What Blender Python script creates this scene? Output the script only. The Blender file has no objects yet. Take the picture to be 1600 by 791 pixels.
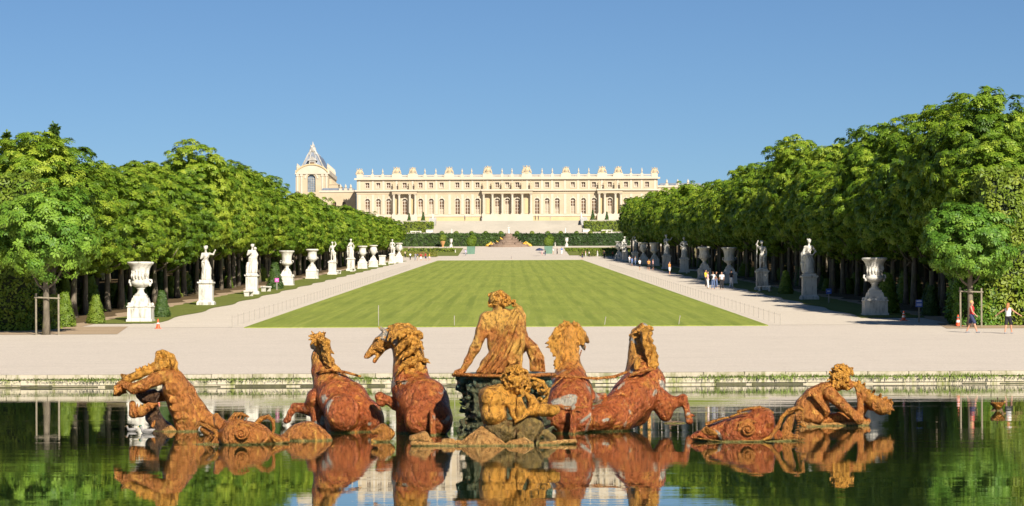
import bpy, math, random
import numpy as np
from mathutils import Vector, Matrix
random.seed(7)
SC = bpy.context.scene
COL = SC.collection
F = 4000.0      # focal length in photo pixels
HZ = 513.0      # horizon row
EYE = 2.1       # eye height above the water
# ---------------------------------------------------------------- camera, sky, sun, exposure
cam_d = bpy.data.cameras.new('camera')
cam = bpy.data.objects.new('camera', cam_d); COL.objects.link(cam)
cam_d.sensor_width = 36.0; cam_d.lens = F / 1600 * 36
cam_d.shift_y = (HZ - 395.5) / 1600
cam_d.clip_start = 0.5; cam_d.clip_end = 12000
cam.location = (0, 0, EYE)
cam.rotation_euler = (math.radians(90), math.radians(0.25), 0)
SC.camera = cam
SUN_EL = math.radians(32); SUN_AZ = math.radians(21)     # azimuth: from behind the camera towards the right
world = bpy.data.worlds.new('World'); SC.world = world; world.use_nodes = True
wn = world.node_tree; wn.nodes.clear()
sky = wn.nodes.new('ShaderNodeTexSky'); sky.sky_type = 'NISHITA'; sky.sun_disc = False
sky.sun_elevation = SUN_EL
sky.sun_rotation = math.radians(180) - SUN_AZ
sky.air_density = 0.75; sky.dust_density = 0.25; sky.ozone_density = 3.0; sky.altitude = 400
bg = wn.nodes.new('ShaderNodeBackground'); bg.inputs['Strength'].default_value = 0.055
wo = wn.nodes.new('ShaderNodeOutputWorld')
tint = wn.nodes.new('ShaderNodeMix'); tint.data_type = 'RGBA'; tint.blend_type = 'MULTIPLY'; tint.inputs[0].default_value = 1; tint.inputs[7].default_value = (.66, .80, .93, 1)
wn.links.new(sky.outputs[0], tint.inputs[6]); wn.links.new(tint.outputs[2], bg.inputs[0]); wn.links.new(bg.outputs[0], wo.inputs[0])
sd = bpy.data.lights.new('sun', 'SUN'); sd.energy = 5.0; sd.angle = math.radians(0.53); sd.color = (1.0, 0.915, 0.79)
sun = bpy.data.objects.new('sun', sd); COL.objects.link(sun)
sdir = Vector((math.sin(SUN_AZ) * math.cos(SUN_EL), -math.cos(SUN_AZ) * math.cos(SUN_EL), math.sin(SUN_EL)))
sun.rotation_euler = sdir.to_track_quat('Z', 'Y').to_euler()
SC.view_settings.view_transform = 'Standard'; SC.view_settings.look = 'None'
SC.view_settings.exposure = 0.62; SC.view_settings.gamma = 1.0
SC.cycles.max_bounces = 6; SC.cycles.transparent_max_bounces = 4; SC.cycles.diffuse_bounces = 3
# ---------------------------------------------------------------- helpers
def yc(px, py): return py + (px - 800) * 0.00436
def W(px, py, d): return Vector(((px - 800) / F * d, d, EYE - (yc(px, py) - HZ) / F * d))
PROF = [(-60, .45), (93.5, .45), (140, 1.64), (562, 16.99), (600, 18.4), (706, 24.7), (760, 30.6), (1e4, 30.6)]
def zg(y):
    for (a, za), (b, zb) in zip(PROF, PROF[1:]):
        if y <= b: return za + (zb - za) * (y - a) / (b - a)
def G(px, d): return Vector(((px - 800) / F * d, d, zg(d)))
def tag(o, label=None, cat=None, group=None, kind=None):
    if label: o['label'] = label
    if cat: o['category'] = cat
    if group: o['group'] = group
    if kind: o['kind'] = kind
    return o
def empty(name, loc, label=None, cat=None, group=None, rz=0, s=1):
    o = bpy.data.objects.new(name, None); COL.objects.link(o); o.location = loc
    o.rotation_euler = (0, 0, rz); o.scale = (s, s, s) if not hasattr(s, '__len__') else s
    o.empty_display_size = .3
    return tag(o, label, cat, group)
def mesh_np(name, V, Q, mat, smooth=False):
    V = np.asarray(V, dtype=np.float32).reshape(-1, 3)
    me = bpy.data.meshes.new(name)
    me.vertices.add(len(V)); me.vertices.foreach_set('co', V.ravel())
    if isinstance(Q, np.ndarray):
        n, k = Q.shape
        me.loops.add(n * k); me.loops.foreach_set('vertex_index', Q.astype(np.int32).ravel())
        me.polygons.add(n); me.polygons.foreach_set('loop_start', np.arange(0, n * k, k, dtype=np.int32))
    else:
        n = len(Q); ls = []; flat = []
        for q in Q: ls.append(len(flat)); flat.extend(q)
        me.loops.add(len(flat)); me.loops.foreach_set('vertex_index', flat)
        me.polygons.add(n); me.polygons.foreach_set('loop_start', ls)
    me.update(calc_edges=True)
    me.polygons.foreach_set('use_smooth', [smooth] * n)
    if mat is not None: me.materials.append(mat)
    me.validate()
    return me
def obj(name, me, parent=None, loc=None, rz=0, s=None):
    o = bpy.data.objects.new(name, me); COL.objects.link(o)
    if parent is not None: o.parent = parent
    if loc is not None: o.location = loc
    if rz: o.rotation_euler = (0, 0, rz)
    if s is not None: o.scale = (s, s, s) if not hasattr(s, '__len__') else s
    return o
def copy_tree(o, parent=None):
    c = o.copy(); COL.objects.link(c)
    if parent is not None: c.parent = parent
    for ch in KIDS.get(o, []):
        k = copy_tree(ch, c); KIDS.setdefault(c, []).append(k)
    return c
KIDS = {}
def note(root):
    for ch in bpy.data.objects:
        if ch.parent is root: KIDS.setdefault(root, []).append(ch)
class MB:
    def __init__(s): s.v = []; s.f = []
    def add(s, vs, fs):
        n = len(s.v); s.v += [tuple(v) for v in vs]; s.f += [tuple(i + n for i in f) for f in fs]; return s
    def box(s, x0, x1, y0, y1, z0, z1, tx=0, ty=0):
        return s.add([(x0, y0, z0), (x1, y0, z0), (x1, y1, z0), (x0, y1, z0), (x0 + tx, y0 + ty, z1), (x1 - tx, y0 + ty, z1), (x1 - tx, y1 - ty, z1), (x0 + tx, y1 - ty, z1)],
                     [(0, 3, 2, 1), (4, 5, 6, 7), (0, 1, 5, 4), (1, 2, 6, 5), (2, 3, 7, 6), (3, 0, 4, 7)])
    def prism(s, pts, y0, y1):
        n = len(pts)
        return s.add([(x, y0, z) for x, z in pts] + [(x, y1, z) for x, z in pts],
                     [tuple(range(n)), tuple(range(2 * n - 1, n - 1, -1))] + [(i, i + n, (i + 1) % n + n, (i + 1) % n) for i in range(n)])
    def lathe(s, prof, n=16, c=(0, 0, 0), fl=None, sy=1):
        vs = []; fs = []
        for j, (r, z) in enumerate(prof):
            for i in range(n):
                a = 2 * math.pi * i / n; rr = r * (1 + (fl(j, i, a) if fl else 0))
                vs.append((c[0] + rr * math.cos(a), c[1] + sy * rr * math.sin(a), c[2] + z))
        m = len(prof)
        for j in range(m - 1):
            for i in range(n): fs.append((j * n + i, j * n + (i + 1) % n, (j + 1) * n + (i + 1) % n, (j + 1) * n + i))
        fs.append(tuple(range(n - 1, -1, -1))); fs.append(tuple((m - 1) * n + i for i in range(n)))
        return s.add(vs, fs)
    def tube(s, pts, r, n=6):
        pts = [Vector(p) for p in pts]; rs = r if hasattr(r, '__len__') else [r] * len(pts)
        vs = []; fs = []
        for j, p in enumerate(pts):
            d = (pts[min(j + 1, len(pts) - 1)] - pts[max(j - 1, 0)]).normalized()
            u = d.cross(Vector((.12, .2, 1)) if abs(d.z) < .9 else Vector((1, .1, 0))).normalized(); w = d.cross(u)
            for i in range(n):
                a = 2 * math.pi * i / n; vs.append(p + (u * math.cos(a) + w * math.sin(a)) * rs[j])
        for j in range(len(pts) - 1):
            for i in range(n): fs.append((j * n + i, (j + 1) * n + i, (j + 1) * n + (i + 1) % n, j * n + (i + 1) % n))
        fs.append(tuple(range(n))); fs.append(tuple((len(pts) - 1) * n + i for i in range(n - 1, -1, -1)))
        return s.add(vs, fs)
    def ball(s, c, r, n=10, sz=1, lump=0, rnd=None):
        prof = []
        m = max(4, n // 2 + 1)
        for j in range(m + 1):
            a = -math.pi / 2 + math.pi * j / m; prof.append((max(1e-3, r * math.cos(a)), r * sz * math.sin(a)))
        return s.lathe(prof, n, c, (lambda j, i, a: (rnd or random).uniform(-lump, lump)) if lump else None)
    def mesh(s, name, mat, smooth=False): return mesh_np(name, s.v, s.f, mat, smooth)
    def build(s, name, mat, parent=None, smooth=False, loc=None, rz=0): return obj(name, s.mesh(name, mat, smooth), parent, loc, rz)
# ---------------------------------------------------------------- materials
class NT:
    def __init__(s, name):
        s.m = bpy.data.materials.new(name); s.m.use_nodes = True; s.t = s.m.node_tree; s.t.nodes.clear()
        s.out = s.n('ShaderNodeOutputMaterial'); s.p = s.n('ShaderNodeBsdfPrincipled'); s.l(s.p.outputs[0], s.out.inputs[0])
    def n(s, t, **kw):
        x = s.t.nodes.new(t)
        for k, v in kw.items(): setattr(x, k, v)
        return x
    def l(s, a, b): s.t.links.new(a, b)
    def geo(s): return s.n('ShaderNodeNewGeometry').outputs['Position']
    def objc(s): return s.n('ShaderNodeTexCoord').outputs['Object']
    def mapped(s, vec, sc=(1, 1, 1), rot=(0, 0, 0)):
        m = s.n('ShaderNodeMapping'); m.inputs['Scale'].default_value = sc; m.inputs['Rotation'].default_value = rot; s.l(vec, m.inputs[0]); return m.outputs[0]
    def noise(s, vec, scale, detail=4, rough=.6, dist=0):
        x = s.n('ShaderNodeTexNoise'); x.inputs['Scale'].default_value = scale; x.inputs['Detail'].default_value = detail
        x.inputs['Roughness'].default_value = rough; x.inputs['Distortion'].default_value = dist; s.l(vec, x.inputs['Vector']); return x.outputs['Fac']
    def ramp(s, fac, stops):
        r = s.n('ShaderNodeValToRGB'); e = r.color_ramp.elements
        while len(e) < len(stops): e.new(.5)
        for q, (p, c) in zip(e, stops): q.position = p; q.color = (*c, 1) if len(c) == 3 else c
        s.l(fac, r.inputs[0]); return r.outputs[0]
    def step(s, fac, a, b): return s.ramp(fac, [(a, (0, 0, 0)), (b, (1, 1, 1))])
    def mix(s, fac, a, b, mode='MIX'):
        m = s.n('ShaderNodeMix', data_type='RGBA', blend_type=mode)
        if hasattr(fac, 'is_linked') or hasattr(fac, 'links'): s.l(fac, m.inputs[0])
        else: m.inputs[0].default_value = fac
        for v, i in ((a, 6), (b, 7)):
            if isinstance(v, (tuple, list)): m.inputs[i].default_value = (*v, 1)
            else: s.l(v, m.inputs[i])
        return m.outputs[2]
    def math(s, op, a, b=0):
        m = s.n('ShaderNodeMath', operation=op)
        for v, i in ((a, 0), (b, 1)):
            if isinstance(v, (int, float)): m.inputs[i].default_value = v
            else: s.l(v, m.inputs[i])
        return m.outputs[0]
    def bump(s, h, strength, dist=.05, normal=None):
        b = s.n('ShaderNodeBump'); b.inputs['Strength'].default_value = strength; b.inputs['Distance'].default_value = dist
        s.l(h, b.inputs['Height']); s.l(b.outputs[0], s.p.inputs['Normal']); return b
    def set(s, **kw):
        for k, v in kw.items():
            i = s.p.inputs[{'col': 'Base Color', 'rough': 'Roughness', 'metal': 'Metallic', 'spec': 'Specular IOR Level', 'ior': 'IOR', 'trans': 'Transmission Weight'}[k]]
            if isinstance(v, tuple): i.default_value = (*v, 1)
            elif isinstance(v, (int, float)): i.default_value = v
            else: s.l(v, i)
        return s
def simple(name, col, rough=.7, var=.25, scale=6, bump=.2, metal=0, world=False):
    m = NT(name); v = m.geo() if world else m.objc()
    n = m.noise(v, scale, 5)
    c = m.ramp(n, [(.3, tuple(x * (1 - var) for x in col)), (.7, tuple(min(1, x * (1 + var)) for x in col))])
    m.set(col=c, rough=rough, metal=metal)
    if bump: m.bump(m.noise(v, scale * 5, 4), bump, .02)
    return m.m
def stone(name, a, b, dirt, scale=1.2, dirtamt=.62):
    m = NT(name); v = m.geo()
    c = m.ramp(m.noise(v, scale, 6, .65), [(.3, a), (.7, b)])
    st = m.noise(m.mapped(v, (2.2, 2.2, .5)), 1.4, 5, .7)
    c = m.mix(m.step(st, dirtamt, dirtamt + .16), c, dirt)
    m.set(col=c, rough=.85, spec=.25); m.bump(m.noise(v, 14, 5), .35, .03); return m.m
M = {}
M['marble'] = stone('white_marble', (.60, .575, .51), (.70, .67, .60), (.30, .285, .245), 2.2, .50)
M['palace'] = stone('cream_stone', (.43, .35, .235), (.52, .43, .30), (.27, .215, .14), .2, .66)
M['palace_light'] = stone('pale_stone', (.49, .43, .33), (.57, .51, .41), (.33, .28, .20), .3, .66)
M['palace_gold'] = stone('ochre_stone', (.50, .39, .21), (.58, .46, .26), (.36, .27, .15), .3, .66)
M['trophy'] = stone('weathered_stone', (.44, .35, .22), (.54, .45, .31), (.26, .19, .12), .7, .55)
M['window'] = simple('window_frame_paint', (.62, .55, .45), .5, .1)
m = NT('window_glass'); nn = m.noise(m.geo(), .55, 2)
m.set(col=m.ramp(nn, [(.35, (.085, .045, .022)), (.65, (.17, .10, .05))]), rough=.35); M['glass'] = m.m
M['slate'] = simple('slate', (.17, .20, .25), .5, .35, .4, .2, world=True)
M['lead'] = simple('gilded_lead', (.40, .38, .34), .45, .4, .5, .2, world=True)
M['step'] = stone('step_stone', (.36, .33, .275), (.44, .40, .335), (.28, .25, .20), .15, .6)
M['coping'] = None
# ---------------------------------------------------------------- organic shapes: smooth unions of round cones and ellipsoids, meshed with surface nets
class Blob:
    def __init__(s): s.p = []
    def cone(s, a, ra, b, rb, k=.04, cut=False): s.p.append(('c', np.array(a, float), ra, np.array(b, float), rb, k, cut)); return s
    def chain(s, pts, k=.04, cut=False):
        for (a, ra), (b, rb) in zip(pts, pts[1:]): s.cone(a, ra, b, rb, k, cut)
        return s
    def ball(s, c, r, k=.04, cut=False, rot=None):
        r = np.array([r] * 3 if not hasattr(r, '__len__') else r, float)
        s.p.append(('e', np.array(c, float), r, rot, None, k, cut)); return s
    def bbox(s, q):
        if q[0] == 'c':
            a, ra, b, rb = q[1:5]; return np.minimum(a - ra, b - rb), np.maximum(a + ra, b + rb)
        r = q[2].max() if q[3] is not None else q[2]
        return q[1] - r, q[1] + r
    def mesh(s, name, mat, h=.02, zmin=None, amp=0, freq=8, smooth_it=1, seed=0):
        adds = [s.bbox(q) for q in s.p if not q[6]]
        lo = np.min([a for a, b in adds], 0) - 3 * h; hi = np.max([b for a, b in adds], 0) + 3 * h
        if zmin is not None: lo[2] = max(lo[2], zmin)
        n = np.ceil((hi - lo) / h).astype(int) + 1
        ax = [lo[i] + h * np.arange(n[i]) for i in range(3)]
        D = np.full(n, .5, np.float32)
        for q in s.p:
            k = q[5]; a, b = s.bbox(q); mg = k + 2.5 * h
            i0 = np.clip(np.floor((a - mg - lo) / h).astype(int), 0, n); i1 = np.clip(np.ceil((b + mg - lo) / h).astype(int) + 1, 0, n)
            if (i1 <= i0).any(): continue
            sl = tuple(slice(x, y) for x, y in zip(i0, i1))
            X = ax[0][sl[0]][:, None, None]; Y = ax[1][sl[1]][None, :, None]; Z = ax[2][sl[2]][None, None, :]
            if q[0] == 'c':
                p1, r1, p2, r2 = q[1:5]; d = p2 - p1; L = max(1e-9, d @ d)
                x, y, z = X - p1[0], Y - p1[1], Z - p1[2]
                t = np.clip((x * d[0] + y * d[1] + z * d[2]) / L, 0, 1)
                v = np.sqrt((x - t * d[0]) ** 2 + (y - t * d[1]) ** 2 + (z - t * d[2]) ** 2) - (r1 + (r2 - r1) * t)
            else:
                x, y, z = X - q[1][0], Y - q[1][1], Z - q[1][2]
                if q[3] is not None:
                    R = q[3]; x, y, z = (R[0, 0] * x + R[1, 0] * y + R[2, 0] * z, R[0, 1] * x + R[1, 1] * y + R[2, 1] * z, R[0, 2] * x + R[1, 2] * y + R[2, 2] * z)
                r = q[2]
                k0 = np.sqrt((x / r[0]) ** 2 + (y / r[1]) ** 2 + (z / r[2]) ** 2)
                k1 = np.sqrt((x / r[0] ** 2) ** 2 + (y / r[1] ** 2) ** 2 + (z / r[2] ** 2) ** 2) + 1e-9
                v = k0 * (k0 - 1) / k1
            A = D[sl]
            if q[6]:
                v = -v; hh = np.clip(.5 - .5 * (v - A) / k, 0, 1); D[sl] = v * (1 - hh) + A * hh + k * hh * (1 - hh)
            else:
                hh = np.clip(.5 + .5 * (v - A) / k, 0, 1); D[sl] = v * (1 - hh) + A * hh - k * hh * (1 - hh)
        D[0] = D[-1] = .5; D[:, 0] = D[:, -1] = .5; D[:, :, 0] = D[:, :, -1] = .5
        V, Q = surface_nets(D, lo, h)
        if smooth_it:
            E = np.vstack([Q[:, [0, 1]], Q[:, [1, 2]], Q[:, [2, 3]], Q[:, [3, 0]]])
            for _ in range(smooth_it):
                acc = np.zeros_like(V); cnt = np.zeros(len(V))
                for c in range(3):
                    acc[:, c] = np.bincount(E[:, 0], V[E[:, 1], c], len(V)) + np.bincount(E[:, 1], V[E[:, 0], c], len(V))
                cnt = np.bincount(E[:, 0], minlength=len(V)) + np.bincount(E[:, 1], minlength=len(V))
                V = V * .5 + .5 * acc / np.maximum(cnt, 1)[:, None]
        if amp:
            N = vnormals(V, Q); V = V + N * (amp * fnoise(V * freq, seed))[:, None]
        return mesh_np(name, V, Q, mat, True)
def vnormals(V, Q):
    fn = np.cross(V[Q[:, 2]] - V[Q[:, 0]], V[Q[:, 3]] - V[Q[:, 1]]); N = np.zeros_like(V)
    for c in range(3):
        for j in range(4): N[:, c] += np.bincount(Q[:, j], fn[:, c], len(V))
    return N / (np.linalg.norm(N, axis=1, keepdims=True) + 1e-9)
def fnoise(P, seed=0):
    rs = np.random.RandomState(seed + 11); out = np.zeros(len(P)); a = 1; f = 1
    for o in range(3):
        for _ in range(4):
            d = rs.randn(3); d /= np.linalg.norm(d); out += a * np.sin((P @ d) * f * rs.uniform(.7, 1.4) * 2 + rs.uniform(0, 6.3) + 1.3 * np.sin(P @ np.roll(d, 1) * f))
        a *= .55; f *= 2.1
    return out / 4
def surface_nets(D, lo, h):
    S = D < 0; nx, ny, nz = D.shape
    c = np.zeros((nx - 1, ny - 1, nz - 1), np.int8)
    for dx in (0, 1):
        for dy in (0, 1):
            for dz in (0, 1): c += S[dx:nx - 1 + dx, dy:ny - 1 + dy, dz:nz - 1 + dz]
    act = (c > 0) & (c < 8); idx = np.argwhere(act)
    ids = np.full(act.shape, -1, np.int64); ids[act] = np.arange(len(idx))
    pos = np.zeros((len(idx), 3)); cnt = np.zeros(len(idx))
    i, j, k = idx.T
    for axn in range(3):
        for a in (0, 1):
            for b in (0, 1):
                o0 = [0, 0, 0]; oth = [q for q in range(3) if q != axn]; o0[oth[0]] = a; o0[oth[1]] = b; o1 = list(o0); o1[axn] = 1
                d0 = D[i + o0[0], j + o0[1], k + o0[2]]; d1 = D[i + o1[0], j + o1[1], k + o1[2]]
                cr = (d0 < 0) != (d1 < 0); t = np.where(cr, d0 / np.where(cr, d0 - d1, 1), 0)
                p = np.tile(np.array(o0, float), (len(idx), 1)); p[:, axn] = t
                pos[cr] += p[cr]; cnt += cr
    V = lo + h * (idx + pos / np.maximum(cnt, 1)[:, None]); Qs = []
    for axn in range(3):
        sl0 = [slice(None)] * 3; sl1 = [slice(None)] * 3; sl0[axn] = slice(0, -1); sl1[axn] = slice(1, None)
        s0 = S[tuple(sl0)]; s1 = S[tuple(sl1)]
        e = np.argwhere(s0 != s1); u, w = [(1, 2), (2, 0), (0, 1)][axn]
        e = e[(e[:, u] > 0) & (e[:, w] > 0) & (e[:, u] < D.shape[u] - 1) & (e[:, w] < D.shape[w] - 1)]
        flip = s1[tuple(e.T)]
        def cid(du, dw): q = e.copy(); q[:, u] -= du; q[:, w] -= dw; return ids[tuple(q.T)]
        q = np.stack([cid(1, 1), cid(0, 1), cid(0, 0), cid(1, 0)], 1)
        q[flip] = q[flip][:, ::-1]; Qs.append(q)
    return V, np.vstack(Qs)
class Fig(Blob):
    """coordinates read off an enlarged view (u, v, scale) plus a real depth offset dy in metres"""
    def __init__(s, ox, oy, sc, d): super().__init__(); s.o = (ox, oy, sc, d)
    def P(s, u, v, dy=0):
        ox, oy, sc, d = s.o; return np.array(W(ox + u / sc, oy + v / sc, d)) + np.array([0, dy, 0])
    def R(s, r): return r / s.o[2] / F * s.o[3]
    def c(s, pts, k=8, cut=False): return s.chain([(s.P(u, v, dy), s.R(r)) for u, v, dy, r in pts], s.R(k), cut)
    def e(s, u, v, dy, ru, rv, rd, k=10, ang=0, cut=False):
        a = math.radians(ang); R = np.array([[math.cos(a), 0, -math.sin(a)], [0, 1, 0], [math.sin(a), 0, math.cos(a)]]) if ang else None
        return s.ball(s.P(u, v, dy), [s.R(ru), s.R(rd), s.R(rv)], s.R(k), cut, R)
    def curls(s, u, v, dy, ru, rv, rd, n, r, seed, k=3, keep=None):
        rs = random.Random(seed)
        for _ in range(n):
            z = rs.uniform(-1, 1); a = rs.uniform(0, 6.283); q = math.sqrt(1 - z * z)
            x, y = q * math.cos(a), q * math.sin(a)
            if keep and not keep(x, y, z): continue
            uu, vv, dd = u + x * ru, v - z * rv, dy + s.R(y * rd)
            b = rs.uniform(0, 6.283); t = r * rs.uniform(.8, 1.5)
            pts = []
            for i in range(4):
                pts.append((uu + math.cos(b + i * 1.1) * t, vv + math.sin(b + i * 1.1) * t, dd - s.R(i * r * .15), r * rs.uniform(.55, .85) * (1 - i * .12)))
            s.c(pts, k)
        return s
# ---------------------------------------------------------------- fountain bronzes
def bronze(name, low, mid, gold, patch=0, gz=(.6, 1.6), green=.08):
    m = NT(name); v = m.geo(); sep = m.n('ShaderNodeSeparateXYZ'); m.l(v, sep.inputs[0]); z = sep.outputs[2]
    n1 = m.noise(v, 2.3, 6, .68); n2 = m.noise(m.mapped(v, (1, 1, .6)), 13, 6, .72); n3 = m.noise(v, 38, 4, .7)
    base = m.ramp(n2, [(.30, tuple(x * .35 for x in low)), (.48, low), (.68, mid)])
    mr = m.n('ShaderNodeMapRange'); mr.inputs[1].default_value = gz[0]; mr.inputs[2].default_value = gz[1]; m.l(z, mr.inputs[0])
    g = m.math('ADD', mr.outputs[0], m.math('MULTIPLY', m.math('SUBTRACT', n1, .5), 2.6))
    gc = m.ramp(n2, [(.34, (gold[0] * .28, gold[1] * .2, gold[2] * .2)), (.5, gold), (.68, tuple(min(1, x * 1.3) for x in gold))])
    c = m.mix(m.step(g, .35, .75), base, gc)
    c = m.mix(m.step(n3, .60, .74), c, (.50, .22, .06))
    if patch:
        c = m.mix(m.step(m.noise(v, 2.0, 3, .45, .8), 1 - patch, 1 - patch + .03), c, (.42, .38, .30))
        c = m.mix(m.math('MULTIPLY', m.step(m.noise(v, 16, 3, .5), .66, .70), .8), c, (.62, .36, .16))
    alg = m.math('ADD', z, m.math('MULTIPLY', n2, .06))
    c = m.mix(m.ramp(alg, [(green * .55, (1, 1, 1)), (green, (0, 0, 0))]), c, (.20, .185, .055))
    st = m.noise(m.mapped(v, (7, 7, 1.6)), 1.3, 5, .7, .6); c = m.mix(m.math('MULTIPLY', m.step(st, .56, .66), .6), c, (.13, .045, .014))
    c = m.mix(m.math('MULTIPLY', m.step(m.noise(v, 5.5, 5, .7, .8), .56, .68), .7), c, tuple(min(1, x * 1.45) for x in gold))
    m.set(col=c, rough=m.ramp(n2, [(.3, (.19,) * 3), (.7, (.40,) * 3)]), metal=.45, spec=.6)
    h = m.math('ADD', m.math('MULTIPLY', n2, 1.0), m.math('MULTIPLY', n3, .35))
    h = m.math('ADD', h, m.math('MULTIPLY', m.noise(m.mapped(v, (1, 1, .75)), 5.5, 2, .5, .5), 1.7)); m.bump(h, 1.0, .06); return m.m
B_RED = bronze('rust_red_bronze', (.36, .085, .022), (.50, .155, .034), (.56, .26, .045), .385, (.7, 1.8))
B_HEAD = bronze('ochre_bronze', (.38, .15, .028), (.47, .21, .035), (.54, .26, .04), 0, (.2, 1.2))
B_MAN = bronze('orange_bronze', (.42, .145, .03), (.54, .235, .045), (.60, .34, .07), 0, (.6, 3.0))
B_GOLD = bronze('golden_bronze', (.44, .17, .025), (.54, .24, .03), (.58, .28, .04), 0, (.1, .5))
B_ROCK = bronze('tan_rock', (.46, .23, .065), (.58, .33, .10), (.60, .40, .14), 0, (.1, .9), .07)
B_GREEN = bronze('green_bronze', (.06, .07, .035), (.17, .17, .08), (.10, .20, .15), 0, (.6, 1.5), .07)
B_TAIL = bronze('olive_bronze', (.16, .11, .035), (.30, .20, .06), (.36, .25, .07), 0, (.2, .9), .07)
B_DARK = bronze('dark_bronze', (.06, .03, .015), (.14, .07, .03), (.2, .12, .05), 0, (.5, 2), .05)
H = .0165
def figure(name, label, cat, d, px, group=None):
    return empty(name, (W(px, 600, d).x, d, 0), label, cat, group)
def put(root, name, me):
    o = obj(name, me, root); o.location = -root.location; return o
GH = 'horses rising from the water'
# ---- horse seen from behind, far left
d = 52.5; r = figure('bronze_horse', 'rust red horse statue farthest left, rump to the viewer, with grey patches and tufted poll', 'horse statue', d, 530, GH)
f = Fig(430, 490, 3.595, d)
f.c([(385, 560, -.5, 92), (345, 480, -.1, 98), (300, 400, .25, 88)], 30); f.e(385, 555, -.65, 98, 112, 95, 10); f.e(545, 575, -.25, 62, 82, 80, 8)
f.c([(500, 560, -.3, 85), (430, 470, -.1, 80), (350, 400, .1, 70)], 25); f.c([(290, 400, .25, 85), (262, 320, .4, 66), (248, 250, .45, 50), (250, 190, .45, 38)], 25)
f.c([(250, 185, .4, 38), (225, 178, .65, 30), (196, 186, .95, 20)], 8)
f.c([(235, 165, .3, 14), (212, 120, .3, 9), (196, 98, .3, 4)], 5); f.c([(256, 160, .3, 14), (266, 120, .3, 10), (264, 96, .3, 4)], 5)
f.c([(225, 480, .2, 60), (190, 540, .35, 42), (100, 532, .4, 24), (75, 560, .4, 16), (58, 596, .4, 17)], 14); f.c([(60, 600, .4, 19), (50, 606, .4, 18)], 4)
f.c([(240, 560, .2, 55), (260, 660, .2, 50)], 20); f.c([(385, 600, -.4, 100), (390, 700, -.3, 90)], 20); f.c([(540, 600, -.2, 70), (540, 700, -.2, 60)], 20)
f.c([(330, 350, .0, 14), (345, 440, -.35, 10), (352, 520, -.6, 8)], 12)
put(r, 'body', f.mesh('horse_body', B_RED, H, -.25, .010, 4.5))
m_ = Fig(430, 490, 3.595, d)
for i in range(26):
    q = random.Random(i); t = i / 26
    u0 = 250 + 45 * t + q.uniform(-12, 12); v0 = 135 + 170 * t
    m_.c([(u0, v0, .1, 12), (u0 + 22 + q.uniform(0, 16), v0 + 14 + q.uniform(-8, 14), -.02, 10), (u0 + 44 + q.uniform(-6, 26), v0 + 42 + q.uniform(-10, 24), -.02, 4)], 4)
for i in range(6):
    q = random.Random(80 + i); a_ = (2.6, 2.9, 2.2, 1.9, 1.3, 3.2)[i]; L_ = (62, 58, 52, 48, 44, 50)[i]; m_.c([(240, 150 + i * 3, .2, 13), (240 + L_ * .55 * math.cos(a_), 150 - L_ * .6 * math.sin(a_), .15, 9), (240 + L_ * math.cos(a_ + .15), 150 + i * 4 - L_ * math.sin(a_ + .15), .15, 4)], 4)
for i in range(8):
    q = random.Random(50 + i); m_.c([(238 + q.uniform(-20, 30), 150 + q.uniform(-30, 30), .2, 10), (225 + q.uniform(-30, 50), 125 + q.uniform(-35, 30), .15, 6), (215 + q.uniform(-40, 70), 110 + q.uniform(-20, 30), .15, 3)], 4)
put(r, 'mane', m_.mesh('horse_mane', B_HEAD, H, None, .004, 14))
s_ = Fig(430, 490, 3.595, d); s_.c([(203, 348, .35, 5), (255, 324, -.05, 7), (320, 314, -.1, 8), (400, 330, -.15, 8), (480, 352, -.2, 7)], 2)
put(r, 'harness_strap', s_.mesh('horse_strap', B_MAN, .012))
# ---- horse with head in profile, second from left
d = 51.3; r = figure('bronze_horse', 'golden headed horse statue in left profile with open mouth, left of the seated driver', 'horse statue', d, 655, GH)
f = Fig(550, 490, 3.595, d)
f.c([(228, 122, .5, 50), (282, 160, .5, 70), (312, 240, .5, 80), (318, 320, .45, 92), (330, 400, .3, 108)], 25)
f.c([(330, 430, .3, 108), (400, 500, -.1, 135), (440, 570, -.4, 122)], 40); f.e(370, 590, -.55, 75, 90, 80, 8); f.e(500, 590, -.5, 68, 90, 80, 8)
f.c([(440, 620, -.3, 110), (430, 690, -.3, 95)], 20); f.c([(310, 560, .2, 70), (300, 680, .2, 55)], 20)
f.c([(198, 128, .5, 46), (150, 168, .5, 36), (110, 208, .5, 27), (78, 238, .5, 20)], 14); f.c([(190, 168, .5, 34), (150, 205, .5, 22)], 12)
f.c([(150, 215, .5, 20), (128, 250, .5, 13), (118, 270, .5, 13)], 8); f.ball(f.P(70, 244, .38), f.R(13), f.R(6)); f.ball(f.P(70, 244, .62), f.R(13), f.R(6))
f.c([(96, 262, .2, 5), (118, 240, .5, 8), (96, 262, .8, 5)], 3, True); f.ball(f.P(66, 240, .3), f.R(5), f.R(3), True)
f.ball(f.P(146, 152, .36), f.R(9), f.R(4)); f.c([(130, 140, .34, 7), (165, 138, .34, 8)], 4); f.ball(f.P(150, 156, .26), f.R(5), f.R(3), True)
f.c([(182, 100, .42, 13), (158, 88, .4, 9), (140, 76, .4, 3)], 5); f.c([(182, 100, .6, 13), (160, 84, .62, 8), (146, 70, .62, 3)], 5)
f.c([(120, 190, .34, 5), (170, 200, .3, 6), (205, 150, .3, 6)], 4)
f.c([(300, 520, .25, 55), (240, 512, .3, 34), (195, 490, .3, 24), (150, 470, .3, 25), (150, 505, .3, 15), (165, 515, .3, 13)], 14)
f.c([(262, 440, .2, 22), (255, 380, .3, 18)], 18); f.c([(300, 470, 0, 20), (330, 520, -.2, 16)], 14)
put(r, 'body', f.mesh('horse_body', B_RED, H, -.25, .010, 4.5, seed=2))
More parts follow.
